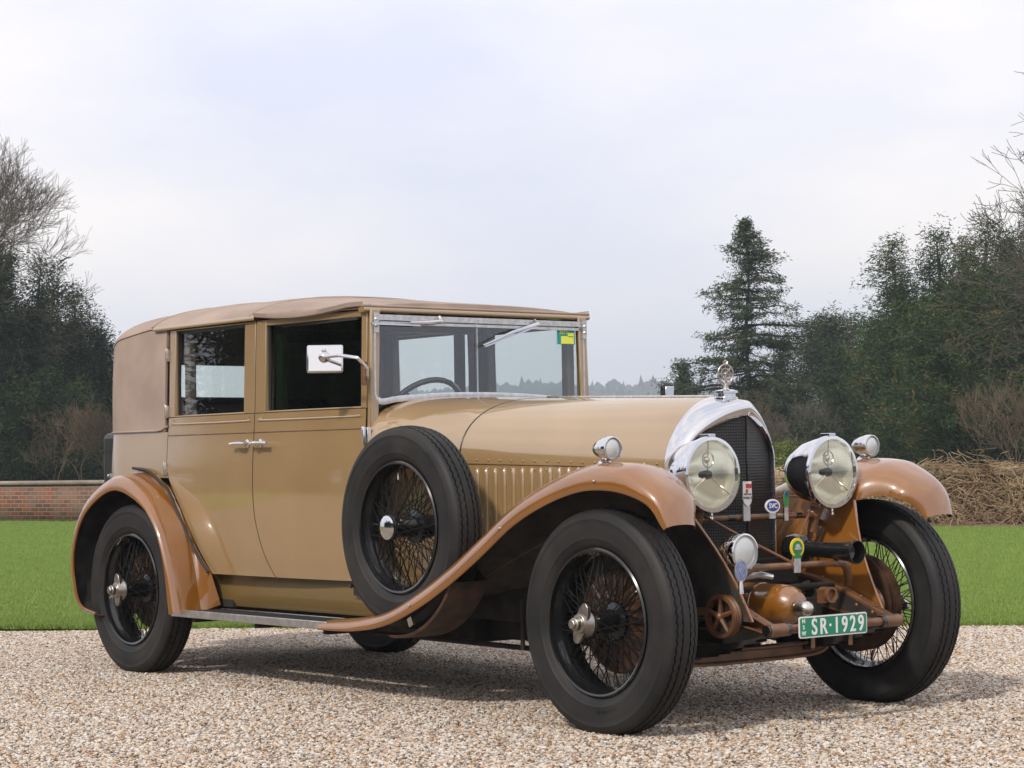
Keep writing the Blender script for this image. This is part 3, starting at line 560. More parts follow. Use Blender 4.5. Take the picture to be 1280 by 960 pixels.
for s in (-1,1):
    fl=(s>0)
    # doors
    for nm,xl,xr,wl,wr,wt in (('rear_door',lambda z:xdl(z)+G,lambda z:xdm(z)-G,.245,.872,1.648),('front_door',lambda z:xdm(z)+G,lambda z:xdf(z)-G,1.052,1.75,1.628)):
        m=MB(); m.grid(skin(xl,xr,.492,1.232,s,0,40,24),flip=fl)
        d=part(m,nm,['tan','dark'],recalc=False,solid=.018,smooth=50,rim=1)  # door rims coloured dark so the shut lines look shaded
        f=MB(); zt=1.656
        x0,x1=xl(1.25),xr(1.25)
        def plate(a,b_,z0,z1,th=.035,off=0,nx=3):
            rows=[]
            for x in np.linspace(a,b_,nx+1):
                rows.append([(x,s*(ys(x,z0)+off),z0),(x,s*(ys(x,z1)+off),z1),(x,s*(ys(x,z1)+off-th),z1),(x,s*(ys(x,z0)+off-th),z0)])
            b0=len(f.v); f.grid(rows,cu=True); L=len(rows)-1
            f.f+=[tuple(b0+j for j in range(4)),tuple(b0+L*4+j for j in range(4))]; f.m+=[0,0]
        plate(x0,wl,1.234,zt); plate(wr,x1,1.234,zt); plate(wl+.0005,wr-.0005,wt,zt); plate(wl+.0005,wr-.0005,1.2335,1.242)
        part(f,'window_frame','tan',d,bevel=.003,smooth=30)
        # raised moulding below the window
        q=MB(); pth=[(x0+.05,1.222),(x0+.055,1.206),(x0+.085,1.200),(x1-.085,1.200),(x1-.055,1.206),(x1-.05,1.222)]
        q.tube([(x,s*(ys(x,z)+.001),z) for x,z in [tuple(p) for p in catmull(pth,5)]],.0045,6); part(q,'moulding','tan',d)
        q=MB()
        q.tube([(x,s*(ys(x,1.147)+.0005),1.147) for x in np.linspace(x0+.002,x1-.002,24)],.003,6); part(q,'belt_moulding','brownmat',d)
        g=MB(); g.grid([[(x,s*(ys(x,z)-.024),z) for x in np.linspace(wl-.01,wr+.01,4)] for z in np.linspace(1.228,wt+.006,4)],flip=fl)
        part(g,'window_pane','glass' if nm=='rear_door' else ('tint' if s<0 else 'glass'),d,recalc=False)
        # inner window channel
        q=MB()
        for a,b_,z0,z1 in ((wl+.001,wl+.013,1.243,wt-.001),(wr-.013,wr-.001,1.243,wt-.001),(wl+.013,wr-.013,wt-.013,wt-.001)):
            q.box(((a+b_)/2,s*(ys((a+b_)/2,(z0+z1)/2)-.020),(z0+z1)/2),(b_-a,.01,z1-z0))
        part(q,'window_channel','leather' if nm=='rear_door' else 'rubbermat',d)
        q=MB()
        for a,b_ in ((wl,wl+.05),(wr-.05,wr)):
            q=MB(); q.box(((a+b_)/2,s*(ys((a+b_)/2,1.45)-.07),1.44),(b_-a,.04,.44)); part(q,'door_trim','lining',d,bevel=.008)
        # handle
        hx=.92 if nm=='rear_door' else 1.03; dr=-1 if nm=='rear_door' else 1
        h=MB(); yb=ys(hx,1.096)
        h.rev([(0,.0),(.018,.0),(.02,.006),(.012,.012),(.009,.035),(0,.035)],(hx,s*yb,1.096),(0,s,0),16)
        h.tube([(hx-dr*.02,s*(yb+.034),1.097),(hx,s*(yb+.040),1.097),(hx+dr*.05,s*(yb+.036),1.098),(hx+dr*.10,s*(yb+.034),1.095)],[.007,.011,.008,.009],8)
        if nm=='front_door': h.tube([(hx-.05,s*(yb+.03),1.096),(hx+.0,s*(yb+.036),1.098)],[.006,.009],8)
        part(h,'door_handle','chrome',d)
    # hinges
    for x,z,mt in ((.18,1.535,'nickel'),(.18,1.262,'nickel'),(.187,.985,'nickel')):
        h=MB(); h.box((x,s*(ys(x,z)+.006),z),(.022,.014,.06)); h.tube([(x,s*(ys(x,z)+.013),z-.033),(x,s*(ys(x,z)+.013),z+.033)],.006,8); part(h,'door_hinge',mt,bevel=.002)
    h=MB(); h.box((1.80,s*(ys(1.8,1.12)+.010),1.118),(.04,.022,.065)); h.tube([(1.793,s*(ys(1.8,1.1)+.022),1.08),(1.793,s*(ys(1.8,1.1)+.022),1.155)],.008,8); part(h,'door_hinge','chrome',bevel=.004)
    for fx_,z0_,z1_ in ((xdm,.495,1.64),(xdl,.52,1.64)):
        m=MB(); m.tube([(fx_(z),s*(ys(fx_(z),z)-.006),z) for z in np.linspace(z0_,z1_,40)],.0052,6); part(m,'shut_line_shade','dark')  # dark tube added in the door gap to imitate its shade
# rear body lower
def outline(n=14):
    pts=[(x,bws(x)) for x in np.linspace(.187,-.28,10)]
    b0=.69; r=.32; cx=-.28; cy=b0-r
    pts+=[(cx-r*math.sin(t),cy+r*math.cos(t)) for t in np.linspace(0,PI/2,n+1)[1:]]
    pts+=[(cx-r,y) for y in np.linspace(cy,0,7)[1:]]
    return pts
OL=outline()
full=[(x,-y) for x,y in OL]+[(x,y) for x,y in OL[::-1]][1:]
def arc_bottom(x): # wheel arch cut of the body side
    return .49
rows=[]
for i in range(31):
    t=i/30; z=.50+(1.165-.50)*t; v=vps(z); row=[]
    for k,(x,y) in enumerate(full):
        xx=x
        if x>.18: xx=xdl(z)-G
        elif x>-.28: xx=-.28+(x+.28)/(.187+.28)*((xdl(z)-G)+.28)
        else: xx=-.28+(x+.28)*(.7+.3*v if z>.9 else max(.82,1-.18*(.9-z)/.4))
        yy=ys(xx,z) if x>-.28 else abs(y)*v
        row.append((xx,math.copysign(yy,y) if y else 0,z))
    rows.append(row)
m=MB(); nc=len(rows[0]); vs=[p for r in rows for p in r]
fs=[(i*nc+j,i*nc+j+1,(i+1)*nc+j+1,(i+1)*nc+j) for i in range(30) for j in range(nc-1)]
fs=[q for q in fs if not (abs(vs[q[0]][1])>.5 and min(math.hypot(vs[a][0]+.02,vs[a][2]-.41) for a in q)<.545)]
m.add(vs,fs); part(m,'body','tan',recalc=True,solid=.015,smooth=60)
# belt band in darker tan above (fabric starts)
# rear quarter cloth + roof
ZE=[(-.62,1.575),(-.45,1.60),(-.3,1.638),(.0,1.668),(.2,1.668),(1.0,1.668),(1.82,1.657)]
ZC=[(-.2,1.785),(.3,1.800),(.8,1.788),(1.2,1.757),(1.55,1.717),(1.76,1.690),(1.82,1.678)]
rows=[]
for i in range(19):
    t=i/18; row=[]
    for k,(x,y) in enumerate(full):
        zt=ip(x,ZE); z=1.168+(zt-1.168)*t; v=vps(z); xx=x-.022 if x>.18 else x
        if x<-.28: xx=-.28+(x+.28)*(1.0+.015*math.sin(PI*t))
        yy=(ys(x,z) if x>-.28 else abs(y)*v)+.004+.004*math.sin(PI*t)
        row.append((xx,math.copysign(yy,y) if y else 0,z))
    rows.append(row)
# rear window hole: skip faces around centre of the back
m=MB(); 
nc=len(rows[0])
def inwin(p): return p[0]<-.58 and abs(p[1])<.30 and 1.36<p[2]<1.54
vs=[p for r in rows for p in r]; fs=[]
for i in range(len(rows)-1):
    for j in range(nc-1):
        q=[i*nc+j,i*nc+j+1,(i+1)*nc+j+1,(i+1)*nc+j]; c=np.mean([vs[a] for a in q],0)
        if not inwin(c): fs.append(tuple(q))
m.add(vs,fs); part(m,'rear_hood','fabric',solid=.012,smooth=60)
m=MB()
wz=[p for p in (1.355,1.545)]
for (a,b_) in (((-.607,-.30,1.35),(-.607,.30,1.35)),((-.607,-.30,1.55),(-.607,.30,1.55)),((-.607,-.30,1.35),(-.607,-.30,1.55)),((-.607,.30,1.35),(-.607,.30,1.55))): m.tube([a,b_],.012,8)
rw=part(m,'rear_window','wood')
m=MB(); m.grid([[(-.603,y,z) for y in (-.3,0,.3)] for z in (1.35,1.55)]); part(m,'window_pane','glass',rw)
# white welt at lower edge of hood
m=MB(); 
m.tube([(x if x>-.28 else x,math.copysign((ys(x,1.175) if x>-.28 else abs(y)*vps(1.175))+.006,y) if y else 0,1.172+(.02*max(0,(x-.12)/.067) if x>.12 else 0)) for x,y in full],.006,6); part(m,'hood_welt','fabric')
# roof
def rout():
    pts=[(x,ys(x,1.66)+.004+.006*(x>.3)) for x in np.linspace(1.775,-.28,30)]
    b0=.69*vps(1.62)+.003; r=.32; cx=-.28; cy=b0-r
    pts+=[(cx-r*math.sin(t)*1.0,cy+r*math.cos(t)) for t in np.linspace(0,PI/2,17)[1:]]
    pts+=[(cx-r,y) for y in np.linspace(cy,0,9)[1:]]
    return pts
RO_=rout(); rf=[(x,-y) for x,y in RO_]+[(x,y) for x,y in RO_[::-1]][1:]
rows=[]
for (x,y) in rf:
    sx=max(x,-.15); ze=ip(x,ZE); zc=ip(sx,ZC); row=[]
    for k in range(21):
        a=PI/2*k/20; rho=math.cos(a)**.62 if k<20 else 0
        h=(1-rho**2.5)**(.60 if x<-.25 else .68) if rho<1 else 0
        px=sx+(x-sx)*rho; py=y*rho
        zz=ze+(zc-ze)*h
        # cloth bows: subtle ridges & sag
        zz+=.003*h*math.cos((px-.9)*2*PI/.85)
        wr=noise.noise(Vector((px*3.1,py*5,3)))*.004*(1-abs(rho-.6))
        row.append((px,py,zz+wr))
    rows.append(row)
m=MB(); m.grid(rows); part(m,'roof','fabric',smooth=60,solid=.006,soff=1)
# seam welts across roof
def roofz(x,y):
    w_=ys(x,1.66)+.008; rho=min(1,abs(y)/w_); return ip(x,ZE)+(ip(x,ZC)-ip(x,ZE))*((1-rho**2.5)**.68)+.003*((1-rho**2.5)**.68)*math.cos((x-.9)*2*PI/.85)
for xs_ in (.03,.93):
    m=MB(); m.tube([(xs_+.02*math.sin(PI*k/40),-.672+1.344*k/40*.999,roofz(xs_,min(.667,max(-.667,-.672+1.344*k/40)))+.006) for k in range(41)],.0045,6); part(m,'roof_seam','fabric')
m=MB(); m.grid([[(1.785,y,1.668) for y in np.linspace(-.625,.625,33)],[(1.78,y,max(1.674,roofz(1.775,y)+.007)) for y in np.linspace(-.625,.625,33)],[(1.755,y,max(1.676,roofz(1.755,y)+.008)) for y in np.linspace(-.625,.625,33)]]); part(m,'roof_front_hem','fabric')
# cant rail / drip mouldings
for s in (-1,1):
    m=MB(); pts=[]
    rows=[]
    for x in np.linspace(.06,.985,20):
        y=ys(x,1.66)+.006; rows.append([(x,s*(y-.004),1.657),(x,s*(y+.014),1.657),(x,s*(y+.018),1.664),(x,s*(y+.014),1.675),(x,s*(y-.004),1.679)])
    m.grid(rows,cu=True); part(m,'gutter','tan',bevel=.003)
    # cloth flap over front door
    rows=[]
    for x in np.linspace(.985,1.785,24):
        t=(x-.985)/.815; y=ys(x,1.66)+.012; zb=1.668-.022*math.sin(PI*min(1,t*1.15))+.0*t
        rows.append([(x,s*(y-.01),zb),(x,s*(y+.014),zb+.004),(x,s*(y+.018),zb+.022),(x,s*(y+.010),1.69-.012*t),(x,s*(y-.03),1.704-.022*t)])
    m=MB(); m.grid(rows); part(m,'roof_flap','fabric',solid=.004,smooth=60)
m=MB() # header
rows=[]
for y in np.linspace(-.636,.636,21):
    rows.append([(1.75,y,1.645),(1.790,y,1.646),(1.800,y,1.652),(1.798,y,1.664),(1.78,y,1.672),(1.745,y,1.674)])
m.grid(rows,cu=True); b0=0
m.f+=[tuple(range(6)),tuple(range(120,126))]; m.m+=[0,0]
part(m,'header_rail','tan',bevel=.003)
m=MB(); m.tube([(1.786,-.64,1.673),(1.786,.64,1.673)],.006,8); part(m,'header_beading','fabric')
# pillars, cowl
for s in (-1,1):
    m=MB(); f=m
    for a,b_ in ((1.7885,1.805),):
        rows=[]
        for x in (a,b_): rows.append([(x,s*ys(x,1.1),1.1),(x,s*(ys(x,1.45)),1.45),(x,s*ys(x,1.66),1.66),(x,s*(ys(x,1.66)-.05),1.66),(x,s*(ys(x,1.1)-.05),1.1)])
        bb=len(m.v); m.grid(rows,cu=True); m.f+=[tuple(bb+j for j in range(5)),tuple(bb+5+j for j in range(5))]; m.m+=[0,0]
    part(m,'windscreen_pillar','tan',bevel=.006)
    m=MB(); rows=[]   # B post behind joint and dark door shuts
    m.box((.967,s*.63,1.1),(.05,.03,1.18)); part(m,'door_post','brownmat'); m=MB(); m.box((.16,s*.63,1.40),(.05,.05,.52)); part(m,'door_post','brownmat')
def sect(b_,z0,h,n,zb,k=28,ofs=0):
    pts=[(-(b_+ofs),zb+(z0-zb)*j/6) for j in range(6)]
    for j in range(k+1):
        t=PI*j/k; c,s_=math.cos(t),math.sin(t)
        pts.append((-(b_+ofs)*math.copysign(abs(c)**(2/n),c),z0+(h+ofs)*abs(s_)**(2/n)))
    pts+=[((b_+ofs),zb+(z0-zb)*j/6) for j in range(5,-1,-1)]
    return pts
m=MB(); rows=[]
for i in range(15):
    t=i/14; x=1.789+(2.235-1.789)*t
    b_=sip(t,[(0,.640),(1,.476)]); b_=.640+(.476-.640)*(t*t*(3-2*t)*.75+t*.25)
    rows.append([(x,y,z) for y,z in sect(b_,1.0-.01*t,.288-.01*t,3.4-1.05*t**.7,.47)])
m.grid(rows); part(m,'scuttle','tan',solid=.012,smooth=60)
m=MB(); m.grid([[(2.240,y,z) for y,z in sect(.462,.985,.275,2.35,.40)],[(2.240,0,.7)]*41]); part(m,'bulkhead','dark')
m=MB(); rows=[]
for i in range(25):
    t=i/24; x=2.243+(3.275-2.243)*t; b_=.474+(.276-.474)*(t**.92)
    rows.append([(x,y,z) for y,z in sect(b_,.99-.04*t,.276+.008*t,2.35-.6*t,.66)])
bonw=lambda x:.474+(.276-.474)*(max(0,(x-2.243)/(3.275-2.243))**.92)
m.grid(rows)
bon=part(m,'bonnet','tan',solid=.006,smooth=60)
m=MB(); m.tube([(2.2385,y,z) for y,z in sect(.4745,.985,.278,2.35,.66)],.0042,6); part(m,'bonnet_seal','black',bon)
m=MB(); m.tube([(2.245,0,1.268),(3.27,0,1.237)],.006,8); part(m,'hinge_rod','nickel',bon)
for s in (-1,1):
    m=MB()
    for k in range(20):
        x=2.285+k*.0475
        if x>3.22: break
        b_=bonw(x); y=s*(b_-.001)
        m.tube([(x,y-s*.004,.655),(x,y,.668)]+[(x,y+s*.001,z) for z in np.linspace(.69,.945,6)]+[(x,y,.962),(x,y-s*.005,.972)],[.003,.010]+[.0125]*6+[.010,.003],8)
    for z in (1.008,.975):
        for k in range(17):
            x=2.27+k*.0605; m.ball((x,s*(bonw(x)+.0005),z-.03*(x-2.2)),.0042,8,mi=0)
    part(m,'louvre_panel','tan',bon,smooth=60)
    m=MB(); m.tube([(x,s*(bonw(x)+.001),.992-.03*(x-2.2)) for x in np.linspace(2.25,3.27,10)],.0025,6); part(m,'hinge_seam','brownmat',bon)
# radiator
def fx(y): return 3.338+.125*(1-min(1,abs(y)/.262))
S0=sect(.276,.95,.284,1.75,.60,ofs=.004); S1=sect(.279,.955,.280,1.78,.60); S2=sect(.262,.975,.230,1.62,.60); S3=sect(.256,.985,.208,1.55,.60); S4=sect(.244,1.01,.148,1.42,.60)
rows=[[(3.273,y,z) for y,z in S0],[(3.30,y,z) for y,z in S1],[(fx(y)-.02,y*.985+0,z) for y,z in sect(.274,.955,.262,1.8,.60)],[(fx(y)-.004,y,z) for y,z in S2],[(fx(y)+.002,y,z) for y,z in S3],[(fx(y)+.0,y,z) for y,z in sect(.250,.995,.180,1.5,.60)],[(fx(y)-.012,y,z) for y,z in S4],[(fx(y)-.04,y,z) for y,z in S4]]
m=MB(); m.grid(rows); rad=part(m,'radiator_shell','chrome',smooth=50)
m=MB(); rows=[]
for i in range(25):
    t=-1+2*i/24; y=.243*t; zt=1.01+.148*max(0,1-abs(t)**1.42)**(1/1.42)
    rows.append([(fx(y)-.022,y,.60+(zt-.60)*j/10) for j in range(11)])
m.grid(rows); part(m,'radiator_core','grille')
m=MB(); m.tube([(fx(0)-.018,0,.6),(fx(0)-.018,0,1.15)],.0035,6); part(m,'core_divider','black',rad)
m=MB(); m.rev([(0,0),(.048,0),(.048,.008),(.038,.012),(.038,.024),(.047,.026),(.047,.034),(.03,.039),(.012,.042),(.010,.05),(0,.05)],(3.335,0,1.222),(0,0,1),24); cap=part(m,'filler_cap','chrome')
m=MB()
o=(3.335,0,1.322); a=(CP-np.array(o)); a[2]=0; a=unit([.9,-.3,0])
u_=np.array([-a[1],a[0],0]); z_=np.array([0,0,1.])
ring=lambda r,n=28:[np.array(o)+r*(u_*math.cos(2*PI*k/n)+z_*1.18*math.sin(2*PI*k/n)) for k in range(n+1)]
m.tube(ring(.032),.004,8,cap=False); m.tube(ring(.019),.003,6,cap=False)
for k in range(8):
    t=2*PI*k/8; d=u_*math.cos(t)+z_*1.18*math.sin(t); m.tube([np.array(o)+d*.006,np.array(o)+d*.031],.002,6); m.ball(np.array(o)+d*.0325,.0045,8)
m.ball(o,.010,12); m.tube([(3.335,0,1.268),(3.335,0,1.287)],[.012,.006],8)
for sg in (-1,1): m.tube([np.array((3.335,0,1.275)),np.array((3.335,0,1.275))+u_*sg*.02+z_*.012,np.array((3.335,0,1.275))+u_*sg*.03+z_*.024],[.006,.005,.002],6)
for sg in (-1,0,1): m.tube([np.array(o)+z_*.037+u_*sg*.005,np.array(o)+z_*.050+u_*sg*.010],[.0035,.0025],6)
m.ball(np.array(o)+z_*.052,.005,8); m.tube([np.array(o)+z_*.039-u_*.010,np.array(o)+z_*.039+u_*.010],.0035,6)
part(m,'mascot','pewter',cap)
# windscreen
def wz(y): return 1.262+.034*(1-(abs(y)/.6)**2.2)
m=MB(); WX=1.793
pth=[(-.585,1.63),(-.587,1.34),(-.583,1.285),(-.555,wz(.55)-.004)]+[(y,wz(y)) for y in np.linspace(-.48,.48,11)]+[(.555,wz(.55)-.004),(.583,1.285),(.587,1.34),(.585,1.63)]
pth=[tuple(p) for p in catmull(pth,4)]
rows=[]
for i,(y,z) in enumerate(pth):
    a_=np.array(pth[max(0,i-1)]); b_=np.array(pth[min(len(pth)-1,i+1)]); t=unit(b_-a_); n_=np.array([-t[1],t[0]])
    p=np.array([y,z]); o_=p-n_*.016; i_=p+n_*.010
    rows.append([(WX-.012,o_[0],o_[1]),(WX+.010,o_[0],o_[1]),(WX+.013,(o_[0]+i_[0])/2,(o_[1]+i_[1])/2),(WX+.010,i_[0],i_[1]),(WX-.012,i_[0],i_[1])])
m.grid(rows,cu=True); m.box((WX,0,1.624),(.026,1.19,.024)); m.box((WX+.006,0,1.600),(.012,1.14,.012))
for s in (-1,1): m.box((WX+.016,s*.588,1.60),(.012,.026,.085)); m.ball((WX+.024,s*.588,1.585),.007,8); m.ball((WX+.024,s*.588,1.615),.007,8)
for k in range(22): m.ball((WX+.014,-.57+k*.0543,1.625),.0035,6)
ws=part(m,'windscreen_frame','alu')
m=MB(); m.grid([[(WX-.002,y,wz(y)+(1.62-wz(y))*t) for y in np.linspace(-.578,.578,13)] for t in (0,.5,1)]); part(m,'windscreen_pane','screen',ws)
m=MB(); m.box((WX-.01,-.02,1.45),(.006,.008,.33)); part(m,'glass_divider','alu',ws)
m=MB(); m.box((WX+.003,.49,1.562),(.002,.105,.065),mi=0); m.box((WX+.005,.497,1.550),(.002,.075,.035),mi=1); m.box((WX+.005,.518,1.574),(.002,.036,.02),mi=1)
add_text(m,'2015',.026,(WX+.0065,.472,1.584),(0,1,0),(0,0,1),.0004,mi=1)
part(m,'registration_sticker',['teal','stickeryellow'],ws)
m=MB(); m.tube([(WX+.04,-.25,1.613),(WX+.045,-.33,1.606),(WX+.05,-.43,1.602)],[.011,.010,.006],8); m.box((WX+.03,-.49,1.593),(.008,.26,.007)); m.tube([(WX+.02,-.25,1.632),(WX+.04,-.25,1.612)],.01,8); part(m,'wiper','chrome',ws)
m=MB(); m.tube([(WX+.02,.29,1.632),(WX+.045,.29,1.616),(WX+.05,.13,1.572),(WX+.035,.03,1.530),(WX+.03,-.015,1.514)],[.009,.010,.007,.004,.003],8); m.box((WX+.025,.14,1.555),(.008,.30,.007),rot=Matrix.Rotation(R(18),3,'X')); part(m,'wiper','chrome',ws)
# interior
m=MB(); m.box((.6,0,.52),(2.3,1.22,.04)); part(m,'cabin_floor','dark')
m=MB()
for y in (-.31,.31): m.box((1.13,y,.90),(.14,.52,.62),rot=Matrix.Rotation(R(-8),3,'Y')); m.box((1.36,y,.74),(.45,.52,.18))
part(m,'front_seats','leather',bevel=.04)
m=MB(); m.box((-.28,0,.98),(.2,1.16,.74),rot=Matrix.Rotation(R(-10),3,'Y')); m.box((-.02,0,.72),(.5,1.16,.2)); part(m,'rear_seat','leather',bevel=.05)
m=MB()
m.box((1.02,0,1.64),(.03,1.2,.04)); part(m,'partition','wood')
m=MB(); rows=[]
for x in np.linspace(-.5,1.78,20):
    w_=.60 if x>-.2 else .60-(-.2-x)*.9; rows.append([(x,y*w_/.6,1.652+(ip(max(x,-.2),ZC)-1.70)*(1-(abs(y)/.6)**2)) for y in np.linspace(-.6,.6,13)])
m.grid(rows); part(m,'headlining','lining')
m=MB(); cen=np.array([1.56,-.17,1.20]); ax=unit([-.80,0,.6]); _,u2,v2=frame(ax)
m.tube([cen+.205*(u2*math.cos(2*PI*k/32)+v2*math.sin(2*PI*k/32)) for k in range(33)],.013,8,cap=False)
for k in range(4): m.tube([cen,cen+.2*(u2*math.cos(PI/4+PI/2*k)+v2*math.sin(PI/4+PI/2*k))],.007,6)
m.tube([cen,cen-ax*.5],.018,8); m.rev([(0,.02),(.03,.015),(.04,0)],cen,ax,16); part(m,'steering_wheel','black')
m=MB(); m.box((1.74,0,1.16),(.03,1.16,.20)); part(m,'dashboard','wood')
m=MB(); m.rev([(0,0),(.045,0),(.05,.02),(.03,.03),(0,.03)],(-.5,-.1,1.33),(0,0,1),16); part(m,'interior_ornament','white')
# apron, sills, undertray
for s in (-1,1):
    m=MB(); rows=[]
    for x in np.linspace(.44,2.15,30):
        rows.append([(x,s*.585,.34),(x,s*.60,.37),(x,s*.605,.44),(x,s*.60,.50),(x,s*.55,.505)])
    m.grid(rows); part(m,'side_valance','apron',solid=.006)
    m=MB(); m.box((1.075,s*.70,.312),(1.28,.185,.014)); rb=part(m,'running_board','rubbermat',bevel=.003)
    m=MB()
    for k in range(9): m.box((1.075,s*(.635+k*.017),.321),(1.26,.006,.006))
    part(m,'tread_ribs','rubbermat',rb)
    m=MB(); m.box((1.068,s*.797,.3115),(1.30,.012,.034)); m.box((1.075,s*.787,.325),(1.275,.022,.005)); m.box((1.075,s*.612,.325),(1.275,.010,.006)); part(m,'board_edging','alu',rb,bevel=.002)
    # chassis rail
    m=MB(); m.box((1.25,s*.385,.41),(4.0,.05,.13)); part(m,'chassis_rail','dark',bevel=.005)
    m=MB(); m.box((1.2,s*.45,.30),(1.6,.10,.06)); 
    for x in (.55,1.1,1.65): m.box((x,s*.55,.285),(.03,.42,.03))
    m.tube([(.6,s*.42,.26),(2.95,s*.42,.24)],.012,6); m.tube([(2.62,s*.46,.24),(2.62,s*.46,.44)],.01,6)
    part(m,'underframe','dark')
m=MB(); m.box((1.0,0,.30),(2.2,.60,.14)); m.box((2.7,0,.38),(1.1,.50,.26)); m.box((.2,.1,.27),(.7,.5,.12)); m.ball((0,0,.36),.15,16); m.tube([(.05,0,.38),(1.9,0,.38)],.035,8); m.tube([(0,-.65,.41),(0,.65,.41)],.04,10)
m.tube([(2.8,.25,.24),(1.6,.3,.22),(-.6,.35,.24)],.03,8); part(m,'drivetrain','dark')
m=MB(); m.box((-.62,0,.47),(.26,.9,.24)); part(m,'fuel_tank','black',bevel=.03)
# trunk
m=MB(); m.box((-.79,0,.945),(.32,.86,.47)); tr=part(m,'luggage_trunk','leather',bevel=.03)
m=MB(); m.box((-.79,0,1.09),(.335,.875,.012)); part(m,'lid_edge','leather',tr)
m=MB(); m.box((-.80,-.442,.955),(.05,.02,.025)); m.ball((-.83,-.45,.955),.012,8); part(m,'latch','chrome',tr)
# ---------------------------------------------------------------- wings
def resamp(pts,n): return [tuple(p) for p in catmull(pts,n)]
FL=resamp([(1.685,.296),(1.94,.303),(2.17,.336),(2.39,.411),(2.6,.51),(2.81,.628),(3.01,.750),(3.2,.830),(3.39,.880),(3.54,.888),(3.66,.868),(3.745,.825),(3.795,.745)],6)
def FH(x): return ip(x,[(1.69,.04),(2.0,.06),(2.4,.088),(2.8,.10),(3.4,.10),(3.6,.095),(3.74,.06),(3.8,.035)])
for s in (-1,1):
    rows=[]
    N=len(FL)
    for i,(x,z) in enumerate(FL):
        a_=np.array(FL[max(0,i-1)]); b_=np.array(FL[min(N-1,i+1)]); t=unit(b_-a_); n_=np.array([-t[1],t[0]])
        H=FH(x); k=max(0,(x-3.45)/.345); k=min(1,k)
        e=1-math.sqrt(max(0,1-k*k*.88)) # plan rounding of the nose
        yo=.822-.085*e; 
        yi=sip(x,[(1.69,.60),(2.4,.56),(2.9,.46),(3.35,.44),(3.57,.455),(3.72,.545),(3.80,.62)])
        hi=sip(x,[(1.69,.8),(2.6,.75),(3.1,.2),(3.4,-.4),(3.56,-.7),(3.7,-.3),(3.8,0)])
        prof=[]
        for j in range(9): # outer lip to crown
            a=PI/2*j/8; prof.append((yo+.003-(yo-.70)*(1-math.cos(a))**1.15*1.0, math.sin(a)**.8))
        prof=[(yo-.006,-.02),(yo,-.03)]+prof
        prof[2]=(yo+.003,.02)
        for j in range(1,9):
            a=PI/2*j/8; prof.append((.70-(.70-yi)*math.sin(a), hi+(1-hi)*math.cos(a)**.9))
        rows.append([(x+n_[0]*H*h,s*y,z+n_[1]*H*h) for y,h in prof])
    m=MB(); m.grid(rows,flip=(s<0)); fw=part(m,'front_wing',['brown','under'],recalc=False,solid=.004,moff=1,smooth=70)
    # inner valance
    inner=[r[-1] for r in rows]; I=[p for p in inner if 2.25<p[0]<3.58]
    rr_=[]
    for q,p in enumerate(I):
        t=q/(len(I)-1); B=np.array([2.25+1.56*t,s*.352,.44-.04*t]); A=np.array(p)
        row=[]
        for k in range(9):
            w_=k/8; yy=A*(1-w_)+B*w_; yy[1]-=s*.03*math.sin(PI*w_)*(1 if t<.9 else 1); row.append(tuple(yy))
        rr_.append(row)
    m=MB(); m.grid(rr_,flip=(s<0)); part(m,'inner_valance',['brown','under'],fw,recalc=False,solid=.004,moff=1,smooth=70)
    m=MB(); m.tube(rr_[-1],.006,6); m.tube([r[0] for r in rr_],.004,6); part(m,'valance_beading','brown',fw)
    for bx in (17,34,52):
        m=MB(); x,z=FL[bx]; m.ball((x,s*.827,z+.03),.006,8); part(m,'fixing_bolt','nickel',fw)
